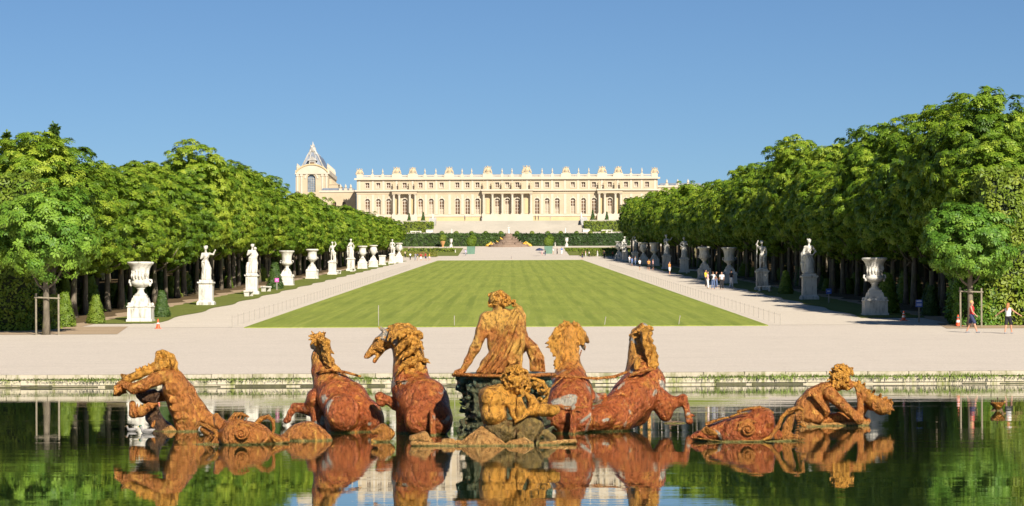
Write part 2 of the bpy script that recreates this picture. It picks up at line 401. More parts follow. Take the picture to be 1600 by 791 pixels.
m_ = Fig(550, 490, 3.595, d)
for i in range(46):
    q = random.Random(100 + i); t = i / 46; a = (215 + 165 * min(1, t * 1.6), 80 + 30 * t) if t < .5 else (355 + 50 * (t - .5) * 2, 110 + 210 * (t - .5) * 2)
    dx, dy = (-12 + q.uniform(-10, 10), 52) if t < .5 else (-30, 60)
    if q.random() < .35: dx, dy = 30, 10
    u0, v0 = a[0] + q.uniform(-8, 8), a[1] + q.uniform(-12, 14)
    m_.c([(u0, v0, .25, 13), (u0 + dx * .4 + q.uniform(-9, 9), v0 + dy * .5, .1, 11), (u0 + dx + q.uniform(-16, 16), v0 + dy + q.uniform(-14, 24), .08, 4)], 4)
for i in range(26):
    q = random.Random(200 + i); u0, v0 = 290 + q.uniform(-30, 80), 120 + q.uniform(0, 190)
    m_.c([(u0 + 20, v0, .16, 12), (u0, v0 + 26, .0, 11), (u0 - 14 + q.uniform(-10, 10), v0 + 60, .04, 4)], 4)
m_.c([(355, 115, .3, 20), (380, 118, .3, 17), (388, 135, .3, 10), (372, 145, .3, 6)], 5)
m_.c([(205, 78, .4, 12), (250, 66, .4, 14), (310, 66, .4, 14), (350, 90, .4, 14)], 6)
put(r, 'mane', m_.mesh('horse_mane', B_HEAD, H, None, .004, 14, seed=3))
s_ = Fig(550, 490, 3.595, d)
s_.c([(222, 388, .25, 4), (260, 380, -.1, 4), (380, 378, -.25, 4), (440, 392, -.22, 4)], 2); s_.c([(285, 560, -.05, 3), (340, 530, -.52, 4), (430, 540, -.72, 4), (560, 580, -.55, 3)], 2)  # strap over the neck, and a thin dark line across the rump
put(r, 'harness_strap', s_.mesh('horse_strap', B_DARK, .012))
s_ = Fig(550, 490, 3.595, d); s_.c([(458, 540, -.95, 17), (462, 720, -.95, 19)], 6); s_.c([(440, 725, -.95, 14), (485, 725, -.95, 14)], 6)
put(r, 'support_post', s_.mesh('support_post', B_RED, H, -.2))
# ---- horse seen from behind, third from left
d = 51.8; r = figure('bronze_horse', 'horse statue right of the seated driver, neck upright and golden mane flying to the left', 'horse statue', d, 890, GH)
f = Fig(840, 490, 3.596, d)
f.c([(185, 95, .4, 40), (185, 190, .4, 42), (188, 260, .35, 50), (185, 330, .25, 85)], 20); f.c([(180, 420, 0, 118), (175, 500, -.4, 118), (165, 570, -.5, 112)], 40)
f.e(110, 560, -.7, 72, 90, 80, 8); f.e(235, 580, -.55, 72, 90, 80, 8); f.c([(150, 600, -.4, 120), (150, 700, -.3, 110)], 20)
f.c([(215, 80, .5, 30), (250, 120, .75, 28), (275, 145, .95, 20), (290, 160, 1.05, 13)], 10); f.c([(240, 140, .7, 22), (265, 190, .9, 13), (270, 205, .95, 8)], 8)
f.c([(160, 70, .35, 13), (152, 40, .35, 4)], 4); f.c([(205, 70, .4, 13), (208, 40, .4, 4)], 4)
f.c([(270, 460, .1, 50), (320, 478, .3, 30), (372, 468, .4, 20), (385, 480, .4, 12)], 12)
f.c([(260, 400, .0, 30), (300, 470, 0, 22)], 20)
put(r, 'body', f.mesh('horse_body', B_RED, H, -.25, .010, 4.5, seed=5))
m_ = Fig(840, 490, 3.596, d)
for i in range(44):
    q = random.Random(300 + i); t = i / 44; u0, v0 = 140 + q.uniform(-8, 10), 70 + 225 * t
    L = (25 + 45 * math.sin(min(1, t * 1.4) * 3.0)) * q.uniform(.7, 1.25)
    m_.c([(u0, v0, .25, 13), (u0 - L * .55, v0 + 4 + q.uniform(-6, 12), .15, 12), (u0 - L - 6, v0 + 20 + q.uniform(-10, 16), .12, 4)], 4)
for i in range(16):
    q = random.Random(400 + i); u0, v0 = 222 + q.uniform(-10, 30), 85 + q.uniform(-10, 100)
    m_.c([(u0, v0, .4, 12), (u0 + 12, v0 + 18, .4, 10), (u0 + 6 + q.uniform(-8, 24), v0 + 38, .4, 4)], 4)
for i in range(12):
    q = random.Random(450 + i); u0 = 150 + q.uniform(0, 70); m_.c([(u0, 80, .35, 12), (u0 + q.uniform(-10, 10), 60, .3, 8), (u0 + q.uniform(-16, 16), 46 + q.uniform(-6, 8), .3, 3)], 4)
put(r, 'mane', m_.mesh('horse_mane', B_HEAD, H, None, .004, 14, seed=6))
s_ = Fig(840, 490, 3.596, d)
s_.c([(252, 208, .8, 4), (225, 275, .1, 5), (180, 320, -.35, 5), (70, 410, -.9, 5)], 2); s_.c([(50, 350, -.4, 9), (180, 352, -.45, 8), (330, 365, -.2, 8), (430, 355, 0, 9), (500, 330, .1, 8)], 3)
s_.c([(100, 512, -1.05, 5), (250, 520, -.98, 5)], 2)
put(r, 'harness_strap', s_.mesh('horse_strap', B_MAN, .012))
s_ = Fig(840, 490, 3.596, d); s_.c([(190, 520, -1.15, 17), (188, 700, -1.15, 18)], 6); s_.c([(120, 728, -1.0, 12), (250, 715, -1.0, 14)], 6)
put(r, 'support_post', s_.mesh('support_post', B_RED, H, -.2))
# ---- right horse
d = 52.6; r = figure('bronze_horse', 'horse statue farthest right, leaning right with bent raised foreleg and grey patched neck', 'horse statue', d, 1000, GH)
f = Fig(840, 490, 3.596, d)
f.c([(560, 130, .55, 34), (572, 190, .5, 52), (588, 250, .45, 72), (592, 320, .35, 88), (600, 380, .2, 108)], 25)
f.c([(600, 400, .2, 112), (540, 470, -.05, 118), (440, 560, -.35, 105), (320, 600, -.6, 88)], 40); f.e(330, 590, -.75, 105, 70, 90, 14, 20)
f.c([(300, 620, -.5, 80), (290, 700, -.4, 70)], 20); f.c([(420, 600, -.1, 80), (560, 560, .1, 70)], 30)
f.c([(600, 85, .5, 34), (560, 110, .65, 26), (540, 150, .85, 18)], 10); f.ball(f.P(530, 124, .6), f.R(12), f.R(4))
f.c([(690, 500, .1, 62), (715, 550, .1, 46), (718, 575, .1, 32)], 20); f.c([(680, 480, .1, 60), (745, 505, .05, 42), (790, 495, .05, 30), (815, 478, .05, 24), (832, 520, .05, 18), (845, 575, .05, 17), (852, 605, .05, 22)], 12)
f.c([(868, 572, .05, 8), (882, 578, .05, 4)], 3); f.c([(560, 470, -.32, 22), (600, 520, -.3, 18), (580, 560, -.25, 12)], 16); f.c([(660, 400, .05, 26), (700, 450, .05, 20)], 22)
f.c([(620, 330, -.1, 20), (650, 400, -.05, 20)], 18)
put(r, 'body', f.mesh('horse_body', B_RED, H, -.25, .010, 4.5, seed=8))
m_ = Fig(840, 490, 3.596, d)
for i in range(40):
    q = random.Random(500 + i); t = i / 40; u0, v0 = 600 + 38 * t + q.uniform(-22, 18), 85 + 190 * t
    m_.c([(u0, v0, .1, 13), (u0 + 16 + q.uniform(-14, 10), v0 + 26, -.05, 12), (u0 + 22 + q.uniform(-26, 12), v0 + 56, -.05, 4)], 4)
for i in range(14):
    q = random.Random(560 + i); u0 = 575 + q.uniform(0, 60); m_.c([(u0, 108, .35, 14), (u0 + q.uniform(-10, 10), 92, .3, 10), (u0 + q.uniform(-20, 24), 76 + q.uniform(-10, 10), .3, 4)], 4)
m_.c([(630, 95, .3, 14), (645, 84, .3, 11), (652, 94, .3, 6)], 3); m_.c([(592, 85, .3, 9), (590, 62, .3, 4)], 3)
for i in range(6):
    q = random.Random(580 + i); m_.c([(560 + q.uniform(-14, 16), 255 + i * 8, -.12, 13), (548, 290 + i * 4, -.15, 9), (560, 310, -.15, 5)], 4)
put(r, 'mane', m_.mesh('horse_mane', B_HEAD, H, None, .004, 14, seed=9))
s_ = Fig(840, 490, 3.596, d); s_.c([(470, 395, -.1, 5), (520, 345, -.3, 8), (600, 318, -.42, 9), (670, 312, .1, 7)], 2)
put(r, 'harness_strap', s_.mesh('horse_strap', B_MAN, .012))
for (u, v0, v1, w) in ((520, 600, 670, 9), (580, 595, 650, 10), (626, 585, 650, 11)):
    s_ = Fig(840, 490, 3.596, d); s_.c([(u, v0, .1, w), (u, v1, .1, w)], 3); put(r, 'support_post', s_.mesh('support_post', B_ROCK, H, -.2))
s_ = Fig(840, 490, 3.596, 56.2); s_.e(765, 616, .0, 66, 12, 60, 4); put(r, 'water_plate', s_.mesh('water_plate', B_ROCK, H, -.2))
# ---- seated driver
d = 49.3; r = figure('bronze_driver', 'seated draped driver statue seen from behind, leaning on the chariot rim between the horses', 'statue', d, 785)
f = Fig(680, 440, 2.932, d)
f.e(298, 205, .1, 80, 66, 48, 25, 12); f.e(300, 290, .08, 62, 80, 44, 25, 10); f.e(295, 385, .05, 92, 58, 60, 25); f.c([(240, 172, .1, 34), (310, 158, .1, 34), (372, 160, .1, 32)], 16)
f.c([(300, 160, .08, 30), (292, 122, .08, 24), (286, 100, .08, 22)], 12); f.e(278, 82, .06, 32, 36, 34, 8, 20); f.c([(258, 80, .1, 14), (247, 92, .1, 7)], 4); f.c([(262, 100, .1, 12), (256, 112, .08, 8)], 4)
f.c([(236, 172, .08, 34), (215, 225, .02, 29), (188, 295, -.02, 22), (180, 310, -.02, 23), (150, 365, 0, 18), (132, 396, .0, 15)], 10)
f.e(118, 410, 0, 24, 12, 18, 6)
for i, (u, v) in enumerate(((90, 424), (98, 430), (108, 432), (120, 430))): f.c([(112, 408, -.08 + i * .03, 8), (u + 2, v - 10, -.14 + i * .02, 6.5), (u, v, -.14 + i * .02, 5)], 3)
f.c([(112, 405, .08, 8), (92, 412, .1, 6), (84, 424, .1, 5)], 3)
f.c([(375, 175, .1, 30), (400, 250, .35, 24), (410, 300, .7, 18), (400, 320, .9, 14)], 10); f.e(396, 325, 1.0, 12, 14, 12, 4)
f.c([(250, 400, .1, 46), (250, 380, .75, 38), (250, 470, .8, 26), (250, 560, .85, 20)], 14); f.c([(345, 400, .1, 46), (350, 370, .8, 38), (350, 470, .85, 26), (350, 560, .9, 20)], 14)
f.c([(300, 180, -.2, 8), (296, 300, -.2, 8)], 10, True)
put(r, 'body', f.mesh('driver_body', B_MAN, H, -.05, .004, 10, seed=12))
hr = Fig(680, 440, 2.932, d); hr.curls(286, 80, .06, 33, 30, 33, 60, 6, 21, 3, lambda x, y, z: x > -.75 or z > .1); hr.curls(320, 98, .03, 22, 16, 22, 30, 6, 22); hr.curls(345, 100, .05, 20, 12, 20, 14, 6, 23)
hr.c([(250, 62, .06, 10), (300, 50, .05, 12), (335, 75, .05, 12)], 5); hr.curls(258, 104, .05, 14, 12, 14, 14, 5, 24)
put(r, 'hair', hr.mesh('driver_hair', B_GOLD, .014))
dr = Fig(680, 440, 2.932, d)
folds = [((372, 132), (330, 200), (268, 320), (205, 412)), ((384, 140), (345, 225), (290, 335), (238, 414)), ((392, 150), (362, 240), (312, 350), (262, 416)), ((398, 165), (376, 260), (336, 350), (282, 418)),
         ((402, 185), (385, 270), (352, 345), (300, 414)), ((404, 205), (395, 290), (372, 350), (345, 400)), ((400, 230), (390, 300), (380, 360), (382, 405)), ((395, 280), (378, 330), (352, 370), (330, 410))]
for i, fo in enumerate(folds):
    q = random.Random(i); dr.c([(fo[0][0], fo[0][1], -.04, 10), (fo[1][0], fo[1][1], -.14, 15), (fo[2][0], fo[2][1], -.16, 18), (fo[3][0], fo[3][1], -.12, 16)], 8); dr.c([(fo[0][0], fo[0][1], -.12, 6), (fo[1][0] + q.uniform(-5, 5), fo[1][1], -.30, 6.5), (fo[2][0] + q.uniform(-5, 5), fo[2][1], -.34, 7), (fo[3][0], fo[3][1], -.28, 6)], 3)
dr.c([(200, 415, -.1, 12), (290, 405, -.2, 16), (400, 410, -.1, 14)], 8); dr.c([(385, 125, .05, 16), (402, 160, .1, 14), (404, 240, .15, 14)], 8)
for i in range(8):
    a = i / 7; dr.c([(404 + 14 * a, 250 + 4 * a, .1 + .1 * a, 8), (418 + 42 * a, 300 - 6 * a, .1 - .1 * math.sin(3.1 * a), 9), (436 + 56 * a, 355 - 8 * a, .08 - .06 * (i % 2), 7), (438 + 62 * a, 408 + 4 * a, .1, 6)], 3)
dr.c([(352, 140, .0, 10), (380, 120, .02, 9), (372, 104, .05, 6)], 4)
put(r, 'drapery', dr.mesh('driver_drapery', B_MAN, .0135, None, .003, 9, seed=13))
# ---- chariot
d = 49.3; r = figure('bronze_chariot', 'dark green chariot carved with foliage under the seated driver', 'chariot', d, 785)
f = Fig(680, 440, 2.932, d)
for t in np.linspace(0, 1, 9):
    v = 440 + 290 * t; wd = 222 - 40 * math.sin(t * 3.1) - 10 * t; f.e(315, v, .35, wd, 30, 170, 14)
q = random.Random(9)
for i in range(150):
    a = q.uniform(2.6, 6.8); t = q.uniform(.03, .97); u = 315 + 214 * (1 - .18 * math.sin(t * 3.1)) * math.cos(a); dd = .35 + f.R(165) * math.sin(a) * .95; v = 440 + 280 * t
    b = q.uniform(0, 6.28); L = q.uniform(14, 34); f.c([(u, v, dd, q.uniform(10, 18)), (u + L * math.cos(b), v + L * math.sin(b), dd - .04, q.uniform(6, 11)), (u + L * 1.3 * math.cos(b + .6), v + L * 1.3 * math.sin(b + .6), dd - .02, 4)], 4)
for i in range(16):
    a = q.uniform(3.3, 6.2); u = 315 + 190 * math.cos(a); f.ball(f.P(u, q.uniform(470, 700), .35 + f.R(175) * math.sin(a)), f.R(q.uniform(10, 22)), f.R(8), True)
put(r, 'chariot_body', f.mesh('chariot_body', B_GREEN, .02, -.25, .008, 12, seed=14))
rm = Fig(680, 440, 2.932, d); 
pts = [(315 + 232 * math.cos(a), 429 + 2 * math.sin(a * 3), .35 + .0 + rm.R(180) * math.sin(a), 9) for a in np.linspace(0, 2 * math.pi, 25)]; rm.c(pts, 3); rm.e(315, 432, .35, 228, 8, 176, 6)
put(r, 'rim', rm.mesh('chariot_rim', B_MAN, H, None, .003, 8))
sc = Fig(680, 440, 2.932, d)
for j in range(3):
    cx, cy, R0 = ((490, 490, 30), (455, 470, 22), (480, 540, 20))[j]
    sc.c([(cx + (R0 - 1.6 * i) * math.cos(i * .6), cy + (R0 - 1.6 * i) * math.sin(i * .6), -.28 - .012 * i, 7) for i in range(16)], 2)
sc.c([(440, 440, -.25, 8), (490, 460, -.28, 10), (515, 500, -.2, 9), (505, 550, -.15, 8)], 4)
put(r, 'scroll_ornament', sc.mesh('chariot_scrolls', B_GOLD, .014))
# ---- sea figure in front of the chariot
d = 46.8; r = figure('bronze_sea_man', 'golden curly haired sea man statue blowing a shell in front of the chariot', 'statue', d, 790)
f = Fig(680, 440, 2.932, d)
f.e(265, 560, .1, 66, 84, 66, 25, -6); f.e(268, 630, .1, 56, 52, 56, 25); f.c([(225, 515, .05, 26), (300, 500, .0, 30), (345, 505, .05, 24)], 16)
f.c([(340, 510, .05, 30), (352, 480, .05, 26)], 12); f.e(365, 470, .0, 46, 56, 46, 10)
f.c([(350, 540, -.05, 28), (365, 600, -.15, 24), (372, 622, -.2, 20)], 10)
f.c([(440, 560, .1, 26), (455, 585, -.05, 30), (495, 586, -.15, 31), (530, 590, -.2, 26), (548, 586, -.2, 21)], 12); f.e(552, 584, -.18, 20, 17, 18, 10); f.c([(455, 588, -.05, 24), (415, 600, -.22, 17), (398, 612, -.28, 15)], 8)
for i in range(5): f.c([(372 + i * 8, 622 - i * 2, -.25, 7), (366 + i * 11, 640 - i * 6, -.3, 6), (362 + i * 12, 652 - i * 9, -.26, 5)], 3)
for i in range(4): f.c([(400, 602 - i * 8, -.25, 7), (384, 606 - i * 9, -.32, 6), (372, 600 - i * 9, -.3, 5)], 3)
f.c([(395, 500, -.2, 14), (400, 520, -.22, 9)], 5); f.c([(410, 510, -.1, 10), (440, 540, 0, 20), (450, 560, .05, 24)], 12)
f.ball(f.P(403, 507, -.38), f.R(8), f.R(4), True); f.ball(f.P(388, 580, -.36), f.R(12), f.R(5), True); f.ball(f.P(345, 535, -.28), f.R(16), f.R(6), True)
f.e(238, 530, -.06, 34, 40, 46, 24); f.e(300, 535, -.06, 34, 40, 46, 24); f.e(268, 610, -.05, 52, 44, 50, 24); f.c([(262, 505, -.30, 7), (270, 580, -.34, 7), (272, 650, -.30, 6)], 14, True)
f.c([(385, 540, -.2, 14), (392, 580, -.28, 20), (386, 622, -.3, 12)], 8)
put(r, 'body', f.mesh('sea_man_body', B_GOLD, H, -.25, .006, 11, seed=16))
hr = Fig(680, 440, 2.932, d); hr.curls(368, 452, .0, 58, 62, 58, 150, 7.5, 31, 3); hr.curls(345, 490, -.05, 34, 36, 40, 40, 7, 32); hr.curls(405, 470, -.05, 30, 40, 30, 40, 7, 33)
put(r, 'hair', hr.mesh('sea_man_hair', B_GOLD, .014))
tl = Fig(680, 440, 2.932, d); tl.c([(270, 660, .1, 52), (330, 690, .0, 50), (400, 670, -.05, 46), (450, 660, .05, 42), (420, 720, .0, 40)], 25)
tl.c([(385, 690, -.25, 14), (392, 720, -.3, 18), (380, 742, -.3, 16)], 6); tl.c([(465, 745, -.2, 9), (470, 710, -.22, 8), (495, 686, -.2, 6), (520, 680, -.15, 4)], 4); tl.c([(500, 690, -.2, 16), (530, 720, -.2, 20), (480, 740, -.2, 14)], 8)
put(r, 'fish_tail', tl.mesh('sea_man_tail', B_TAIL, H, -.25, .012, 9, seed=17))
# ---- scalloped shell rock and base slab
d = 45.9; r = figure('shell_rock', 'pale gold scalloped shell rock at the foot of the chariot', 'rock', d, 755)
f = Fig(680, 440, 2.932, d); f.c([(210, 682, .1, 16), (214, 740, .1, 60)], 20); f.e(214, 762, .1, 106, 56, 84, 16)
for i in range(13):
    t = i / 12; e_ = 108 + 212 * t; w_ = abs(2 * t - 1); f.c([(210, 670, .08, 5), (210 * .5 + e_ * .5, 706, -.10 + .10 * w_, 8), (e_, 752 - 4 * (1 - w_), -.24 + .26 * w_, 9)], 4)
put(r, 'shell', f.mesh('shell_rock', B_ROCK, H, -.25, .006, 9, seed=18))
r = figure('waterline_ledge', 'low algae stained ledge at the waterline under the chariot group', 'ledge', 46.3, 760)
f = Fig(680, 440, 2.932, 45.8); f.c([(-105, 742, .0, 12), (20, 752, .05, 14), (160, 762, -.1, 15), (320, 760, -.1, 15), (430, 752, .0, 14)], 14); f.c([(300, 752, .2, 20), (100, 745, .3, 18)], 10); f.c([(-110, 722, .3, 18), (-60, 715, .3, 24), (-20, 738, .2, 10)], 10)
f.c([(480, 748, .1, 12), (560, 742, .3, 13), (640, 738, .5, 12)], 8); f.c([(480, 752, .1, 8), (560, 748, .1, 9)], 8); f.c([(40, 735, .25, 16), (70, 740, .2, 20)], 8); f.c([(340, 740, -.1, 12), (400, 735, 0, 20), (440, 745, 0, 12)], 10)
put(r, 'slab', f.mesh('base_slab', B_ROCK, H, -.2, .01, 7, seed=19))
# ---- left sea man with shell horn
d = 52.9; r = figure('bronze_triton', 'muscular sea man statue at far left, leaning left and blowing a shell horn', 'statue', d, 290)
f = Fig(160, 520, 3.953, d)
f.c([(415, 270, 0, 48), (450, 350, 0, 78), (490, 450, 0, 80), (520, 540, 0, 72), (520, 620, 0, 68)], 30); f.c([(455, 270, .05, 40), (520, 360, .1, 42), (580, 470, .1, 48), (640, 540, .1, 44), (700, 560, .1, 40), (740, 590, .1, 50)], 25)
f.e(440, 340, -.22, 46, 40, 26, 16, -20)
for (u, v) in ((440, 415), (452, 465), (470, 515), (498, 412), (512, 462), (520, 515)): f.e(u, v, -.27, 22, 22, 10, 8)
f.c([(395, 268, -.15, 46), (330, 290, -.25, 40), (260, 325, -.3, 36), (205, 345, -.3, 34)], 14); f.c([(205, 345, -.3, 32), (160, 325, -.25, 24), (130, 310, -.2, 20)], 10)
f.e(108, 345, -.15, 30, 32, 28, 8); 
for i in range(4): f.c([(110 - i * 2, 325 + i * 13, -.25, 10), (88, 330 + i * 15, -.28, 9), (80 + i * 4, 345 + i * 14, -.2, 7)], 3)
f.c([(400, 250, .05, 36), (375, 215, .05, 34)], 12); f.e(365, 205, .0, 46, 42, 42, 10, 30); f.c([(330, 222, -.02, 22), (305, 236, -.02, 14)], 8)
f.c([(420, 300, .3, 40), (370, 390, .35, 36), (300, 400, .3, 36), (240, 385, .3, 30), (170, 340, .1, 24)], 14)
put(r, 'body', f.mesh('triton_body', B_MAN, H, -.25, .006, 10, seed=20))
hr = Fig(160, 520, 3.953, d); hr.curls(385, 190, .02, 56, 50, 50, 100, 9, 41, 3); hr.c([(345, 160, 0, 22), (345, 130, 0, 18), (370, 118, 0, 14), (400, 130, 0, 14)], 8); hr.c([(385, 130, 0, 20), (425, 150, 0, 22), (445, 190, 0, 20), (450, 225, 0, 14), (480, 255, 0, 8)], 8)
for i in range(20): q = random.Random(600 + i); hr.c([(330 - i * 6, 205 + i * 2.2 + q.uniform(-10, 10), -.02, 12), (322 - i * 6, 190 + i * 2.4 + q.uniform(-14, 8), -.04, 6)], 4)
put(r, 'hair', hr.mesh('triton_hair', B_GOLD, .015))
sh = Fig(160, 520, 3.953, d); sh.c([(300, 240, -.05, 16), (220, 262, -.05, 26), (150, 285, -.05, 26), (120, 262, -.05, 10)], 10); sh.c([(160, 290, -.02, 26), (115, 335, -.05, 34), (100, 368, -.05, 26)], 12)
for i in range(5): sh.c([(75 + i * 18, 385 - i * 4, -.1, 9), (95 + i * 12, 350, -.2, 7)], 4)
sh.ball(sh.P(90, 375, -.2), sh.R(16), sh.R(5), True)
put(r, 'shell_horn', sh.mesh('shell_horn', B_HEAD, H, None, .006, 12))
bl = Fig(160, 520, 3.953, d); bl.c([(240, 380, .05, 36), (265, 400, .05, 40), (310, 385, .05, 36), (300, 430, .1, 30)], 14); bl.c([(300, 430, .15, 34), (300, 520, .25, 46), (360, 610, .25, 60), (420, 640, .2, 50)], 18); bl.c([(240, 470, .15, 26), (300, 500, .25, 40)], 12); put(r, 'rocky_prop', bl.mesh('rocky_prop', B_DARK, H, None, .012, 9))
fn = Fig(160, 520, 3.953, d); fn.c([(185, 440, -.05, 22), (190, 500, -.05, 26), (240, 490, -.1, 30), (290, 455, -.1, 24), (340, 440, -.08, 10)], 12)
for i in range(6): fn.c([(200 + i * 20, 440, -.12, 6), (200 + i * 22, 490 - i * 6, -.2, 6), (210 + i * 20, 525 - i * 10, -.14, 4)], 4)
fn.c([(310, 575, -.05, 12), (322, 545, -.05, 7)], 4); put(r, 'fin', fn.mesh('triton_fin', B_MAN, H, None, .006, 9))
rk = Fig(160, 520, 3.953, d); rk.c([(470, 625, -.2, 16), (380, 622, -.2, 16), (560, 628, -.2, 15)], 10); rk.c([(380, 612, -.1, 16), (420, 592, -.1, 20), (440, 610, -.1, 20)], 8); rk.c([(190, 632, 0, 8), (330, 630, 0, 9)], 4)
put(r, 'waterline_rock', rk.mesh('waterline_rock', B_ROCK, H, -.2, .008, 8))
# ---- fish, left
def fish(label, d, px, F_, eye, body, extra, jaws, seed):
    r = figure('bronze_fish', label, 'fish statue', d, px, 'gaping fish statues'); f = F_()
    body(f); put(r, 'body', f.mesh('fish_body', B_MAN if seed % 2 else B_RED, H, -.25, .006, 8, seed=seed))
    e = F_(); u, v, s = eye; eo = -.43 if u > 800 else -.37
    e.e(u, v, eo, s * 1.15, s * 1.1, 26, 3); e.c([(u + (s - s * i / 22.) * math.cos(i * .62), v + (s - s * i / 22.) * .92 * math.sin(i * .62), eo - .085, 5.5) for i in range(20)], 1.5); e.e(u, v, eo - .07, s * .25, s * .25, 14, 3)
    e.c([(u - s * 1.35, v + 10, eo, 8), (u - s * 1.0, v - s * .9, eo - .02, 10), (u, v - s * 1.35, eo, 11), (u + s * 1.1, v - s * 1.0, eo, 8)], 4)
    put(r, 'eye', e.mesh('fish_eye', B_MAN, .012))
    x = F_(); extra(x); put(r, 'fin', x.mesh('fish_fin', B_HEAD, H, -.2, .005, 9))
    j = F_(); jaws(j); put(r, 'jaw', j.mesh('fish_jaw', B_HEAD, .014, -.2, .003, 9))
    return r
def FL(): return Fig(160, 520, 3.953, 46.9)
def bodyL(f):
    f.e(880, 645, 0, 165, 100, 130, 20, 0); f.e(830, 640, -.1, 110, 112, 120, 20); f.c([(980, 650, .1, 60), (1060, 665, .15, 36), (1130, 668, .2, 20)], 20); f.c([(760, 600, 0, 40), (720, 560, 0, 30), (700, 520, .05, 24)], 18)
def exL(x):
    x.c([(790, 540, -.1, 14), (820, 505, -.1, 14), (860, 500, -.05, 12), (900, 520, 0, 8)], 5)
    for i in range(5): x.c([(800 + i * 22, 545, -.15, 6), (820 + i * 20, 505 + i * 3, -.15, 5)], 3)
    x.c([(950, 560, .05, 16), (980, 530, .05, 16), (1020, 520, .05, 14), (1050, 545, .05, 13), (1055, 590, .05, 11), (1050, 620, .05, 9)], 5)
    for i in range(9): x.c([(1000 + i * 10, 600 + i * 7, -.1, 7), (1016 + i * 8, 630 + i * 4, -.1, 5)], 3)
def jwL(j):
    j.c([(725, 655, -.1, 14), (700, 610, -.1, 13), (640, 575, -.08, 12), (590, 560, -.05, 12), (580, 590, -.05, 9)], 5); j.c([(560, 700, -.1, 11), (640, 690, -.1, 13), (720, 696, -.12, 14), (800, 702, -.1, 10), (1100, 690, 0, 7)], 6)
    j.c([(620, 600, .0, 22), (660, 640, .05, 26), (640, 680, .05, 24)], 10)
    for i in range(9): j.c([(600 + i * 13, 575 + i * 8, -.14, 6), (592 + i * 13, 592 + i * 8, -.16, 3)], 2)
    for i in range(9): j.c([(585 + i * 15, 690, -.14, 5), (583 + i * 15, 674, -.16, 2.5)], 2)
fish('fish statue left of the horses, spiral eyed, gaping towards the far left sea man', 46.9, 380, FL, (872, 615, 42), bodyL, exL, jwL, 21)
def FR(): return Fig(1060, 550, 4.444, 47.2)
S_EYE = 9
def bodyR(f):
    f.e(460, 560, 0, 190, 130, 150, 20, 12); f.e(560, 500, 0, 105, 115, 120, 25, 0); f.c([(330, 540, .05, 70), (220, 570, .1, 54), (140, 590, .1, 34), (100, 592, .1, 18)], 25); f.e(600, 470, -.12, 60, 76, 80, 10)
    f.c([(620, 540, 0, 60), (680, 580, 0, 40)], 20)
def exR(x):
    x.c([(190, 500, -.1, 14), (240, 480, -.1, 12), (300, 462, -.08, 9), (345, 455, -.05, 7)], 6)
    for i in range(10): x.c([(180 + i * 8, 520 + i * 5, -.3, 12), (150 + i * 6, 545 + i * 3, -.25, 8)], 4)
    x.c([(410, 415, -.05, 12), (480, 395, -.05, 13), (560, 385, -.05, 13), (620, 400, -.05, 10), (655, 425, -.05, 8)], 5); x.c([(350, 450, -.2, 10), (400, 430, -.25, 9), (470, 420, -.3, 7)], 5)
def jwR(j):
    j.c([(560, 610, -.35, 10), (620, 590, -.3, 14), (680, 520, -.2, 15), (710, 450, -.15, 15), (760, 405, -.1, 14), (820, 385, -.05, 14), (865, 405, 0, 12), (860, 470, .0, 10)], 5)
    j.c([(720, 440, -.1, 12), (760, 420, -.06, 14), (820, 400, .0, 14)], 4); j.c([(90, 592, -.15, 5), (300, 618, -.35, 7), (500, 612, -.4, 8), (650, 622, -.2, 10), (760, 612, -.1, 11), (868, 600, -.05, 10)], 5)
    j.c([(790, 440, .1, 26), (760, 520, .12, 34), (740, 590, .12, 34), (820, 590, .12, 20)], 14)
    for i in range(9): j.c([(845 - i * 3, 430 + i * 18, -.02, 7), (828 - i * 4, 432 + i * 18, -.04, 3)], 2)
    for i in range(10): j.c([(680 + i * 19, 606 - i, -.12, 6), (680 + i * 19, 588 - i, -.14, 3)], 2)
    j.c([(850, 500, .1, 14), (880, 520, .1, 12)], 4)
fish('fish statue right of the horses, round eyed, gaping towards the right sea man', 47.2, 1180, FR, (465, 530, 48), bodyR, exR, jwR, 22)
# ---- right sea man
d = 54.3; r = figure('bronze_triton', 'crouching curly haired sea man statue at far right, blowing a thick shell horn', 'statue', d, 1300)
f = Fig(1060, 550, 4.444, d)
f.c([(1010, 270, 0, 62), (950, 330, .05, 86), (890, 390, .1, 80), (860, 440, .1, 66)], 30); f.c([(985, 400, 0, 66), (930, 440, 0, 56)], 30)
f.c([(1060, 245, .0, 46), (1100, 225, 0, 40)], 14); f.e(1132, 185, 0, 58, 64, 56, 10); f.c([(1170, 205, -.05, 30), (1190, 232, -.08, 22), (1180, 252, -.08, 14)], 8); f.c([(1200, 215, -.05, 10), (1212, 225, -.06, 6)], 4)
f.c([(1040, 285, -.2, 48), (1110, 350, -.25, 38), (1180, 415, -.25, 34), (1240, 470, -.25, 33)], 14); f.c([(1240, 470, -.25, 30), (1252, 400, -.2, 24), (1255, 320, -.15, 22), (1245, 285, -.1, 20)], 10)
f.c([(1060, 300, .3, 42), (1200, 420, .35, 34), (1280, 420, .25, 28), (1320, 370, .1, 24)], 12)
f.c([(1000, 470, .15, 44), (1120, 470, .2, 46), (1260, 470, .2, 34), (1320, 480, .2, 22)], 18); f.c([(890, 440, .0, 60), (960, 460, -.15, 40)], 18)
for (u, v) in ((950, 330), (985, 365), (1010, 400), (930, 300)): f.e(u, v, -.32, 36, 16, 12, 12, -35)
for i in range(4): f.c([(1248, 285 + i * 12, -.12, 11), (1270, 290 + i * 12, -.22, 9), (1288, 300 + i * 12, -.18, 7)], 3)
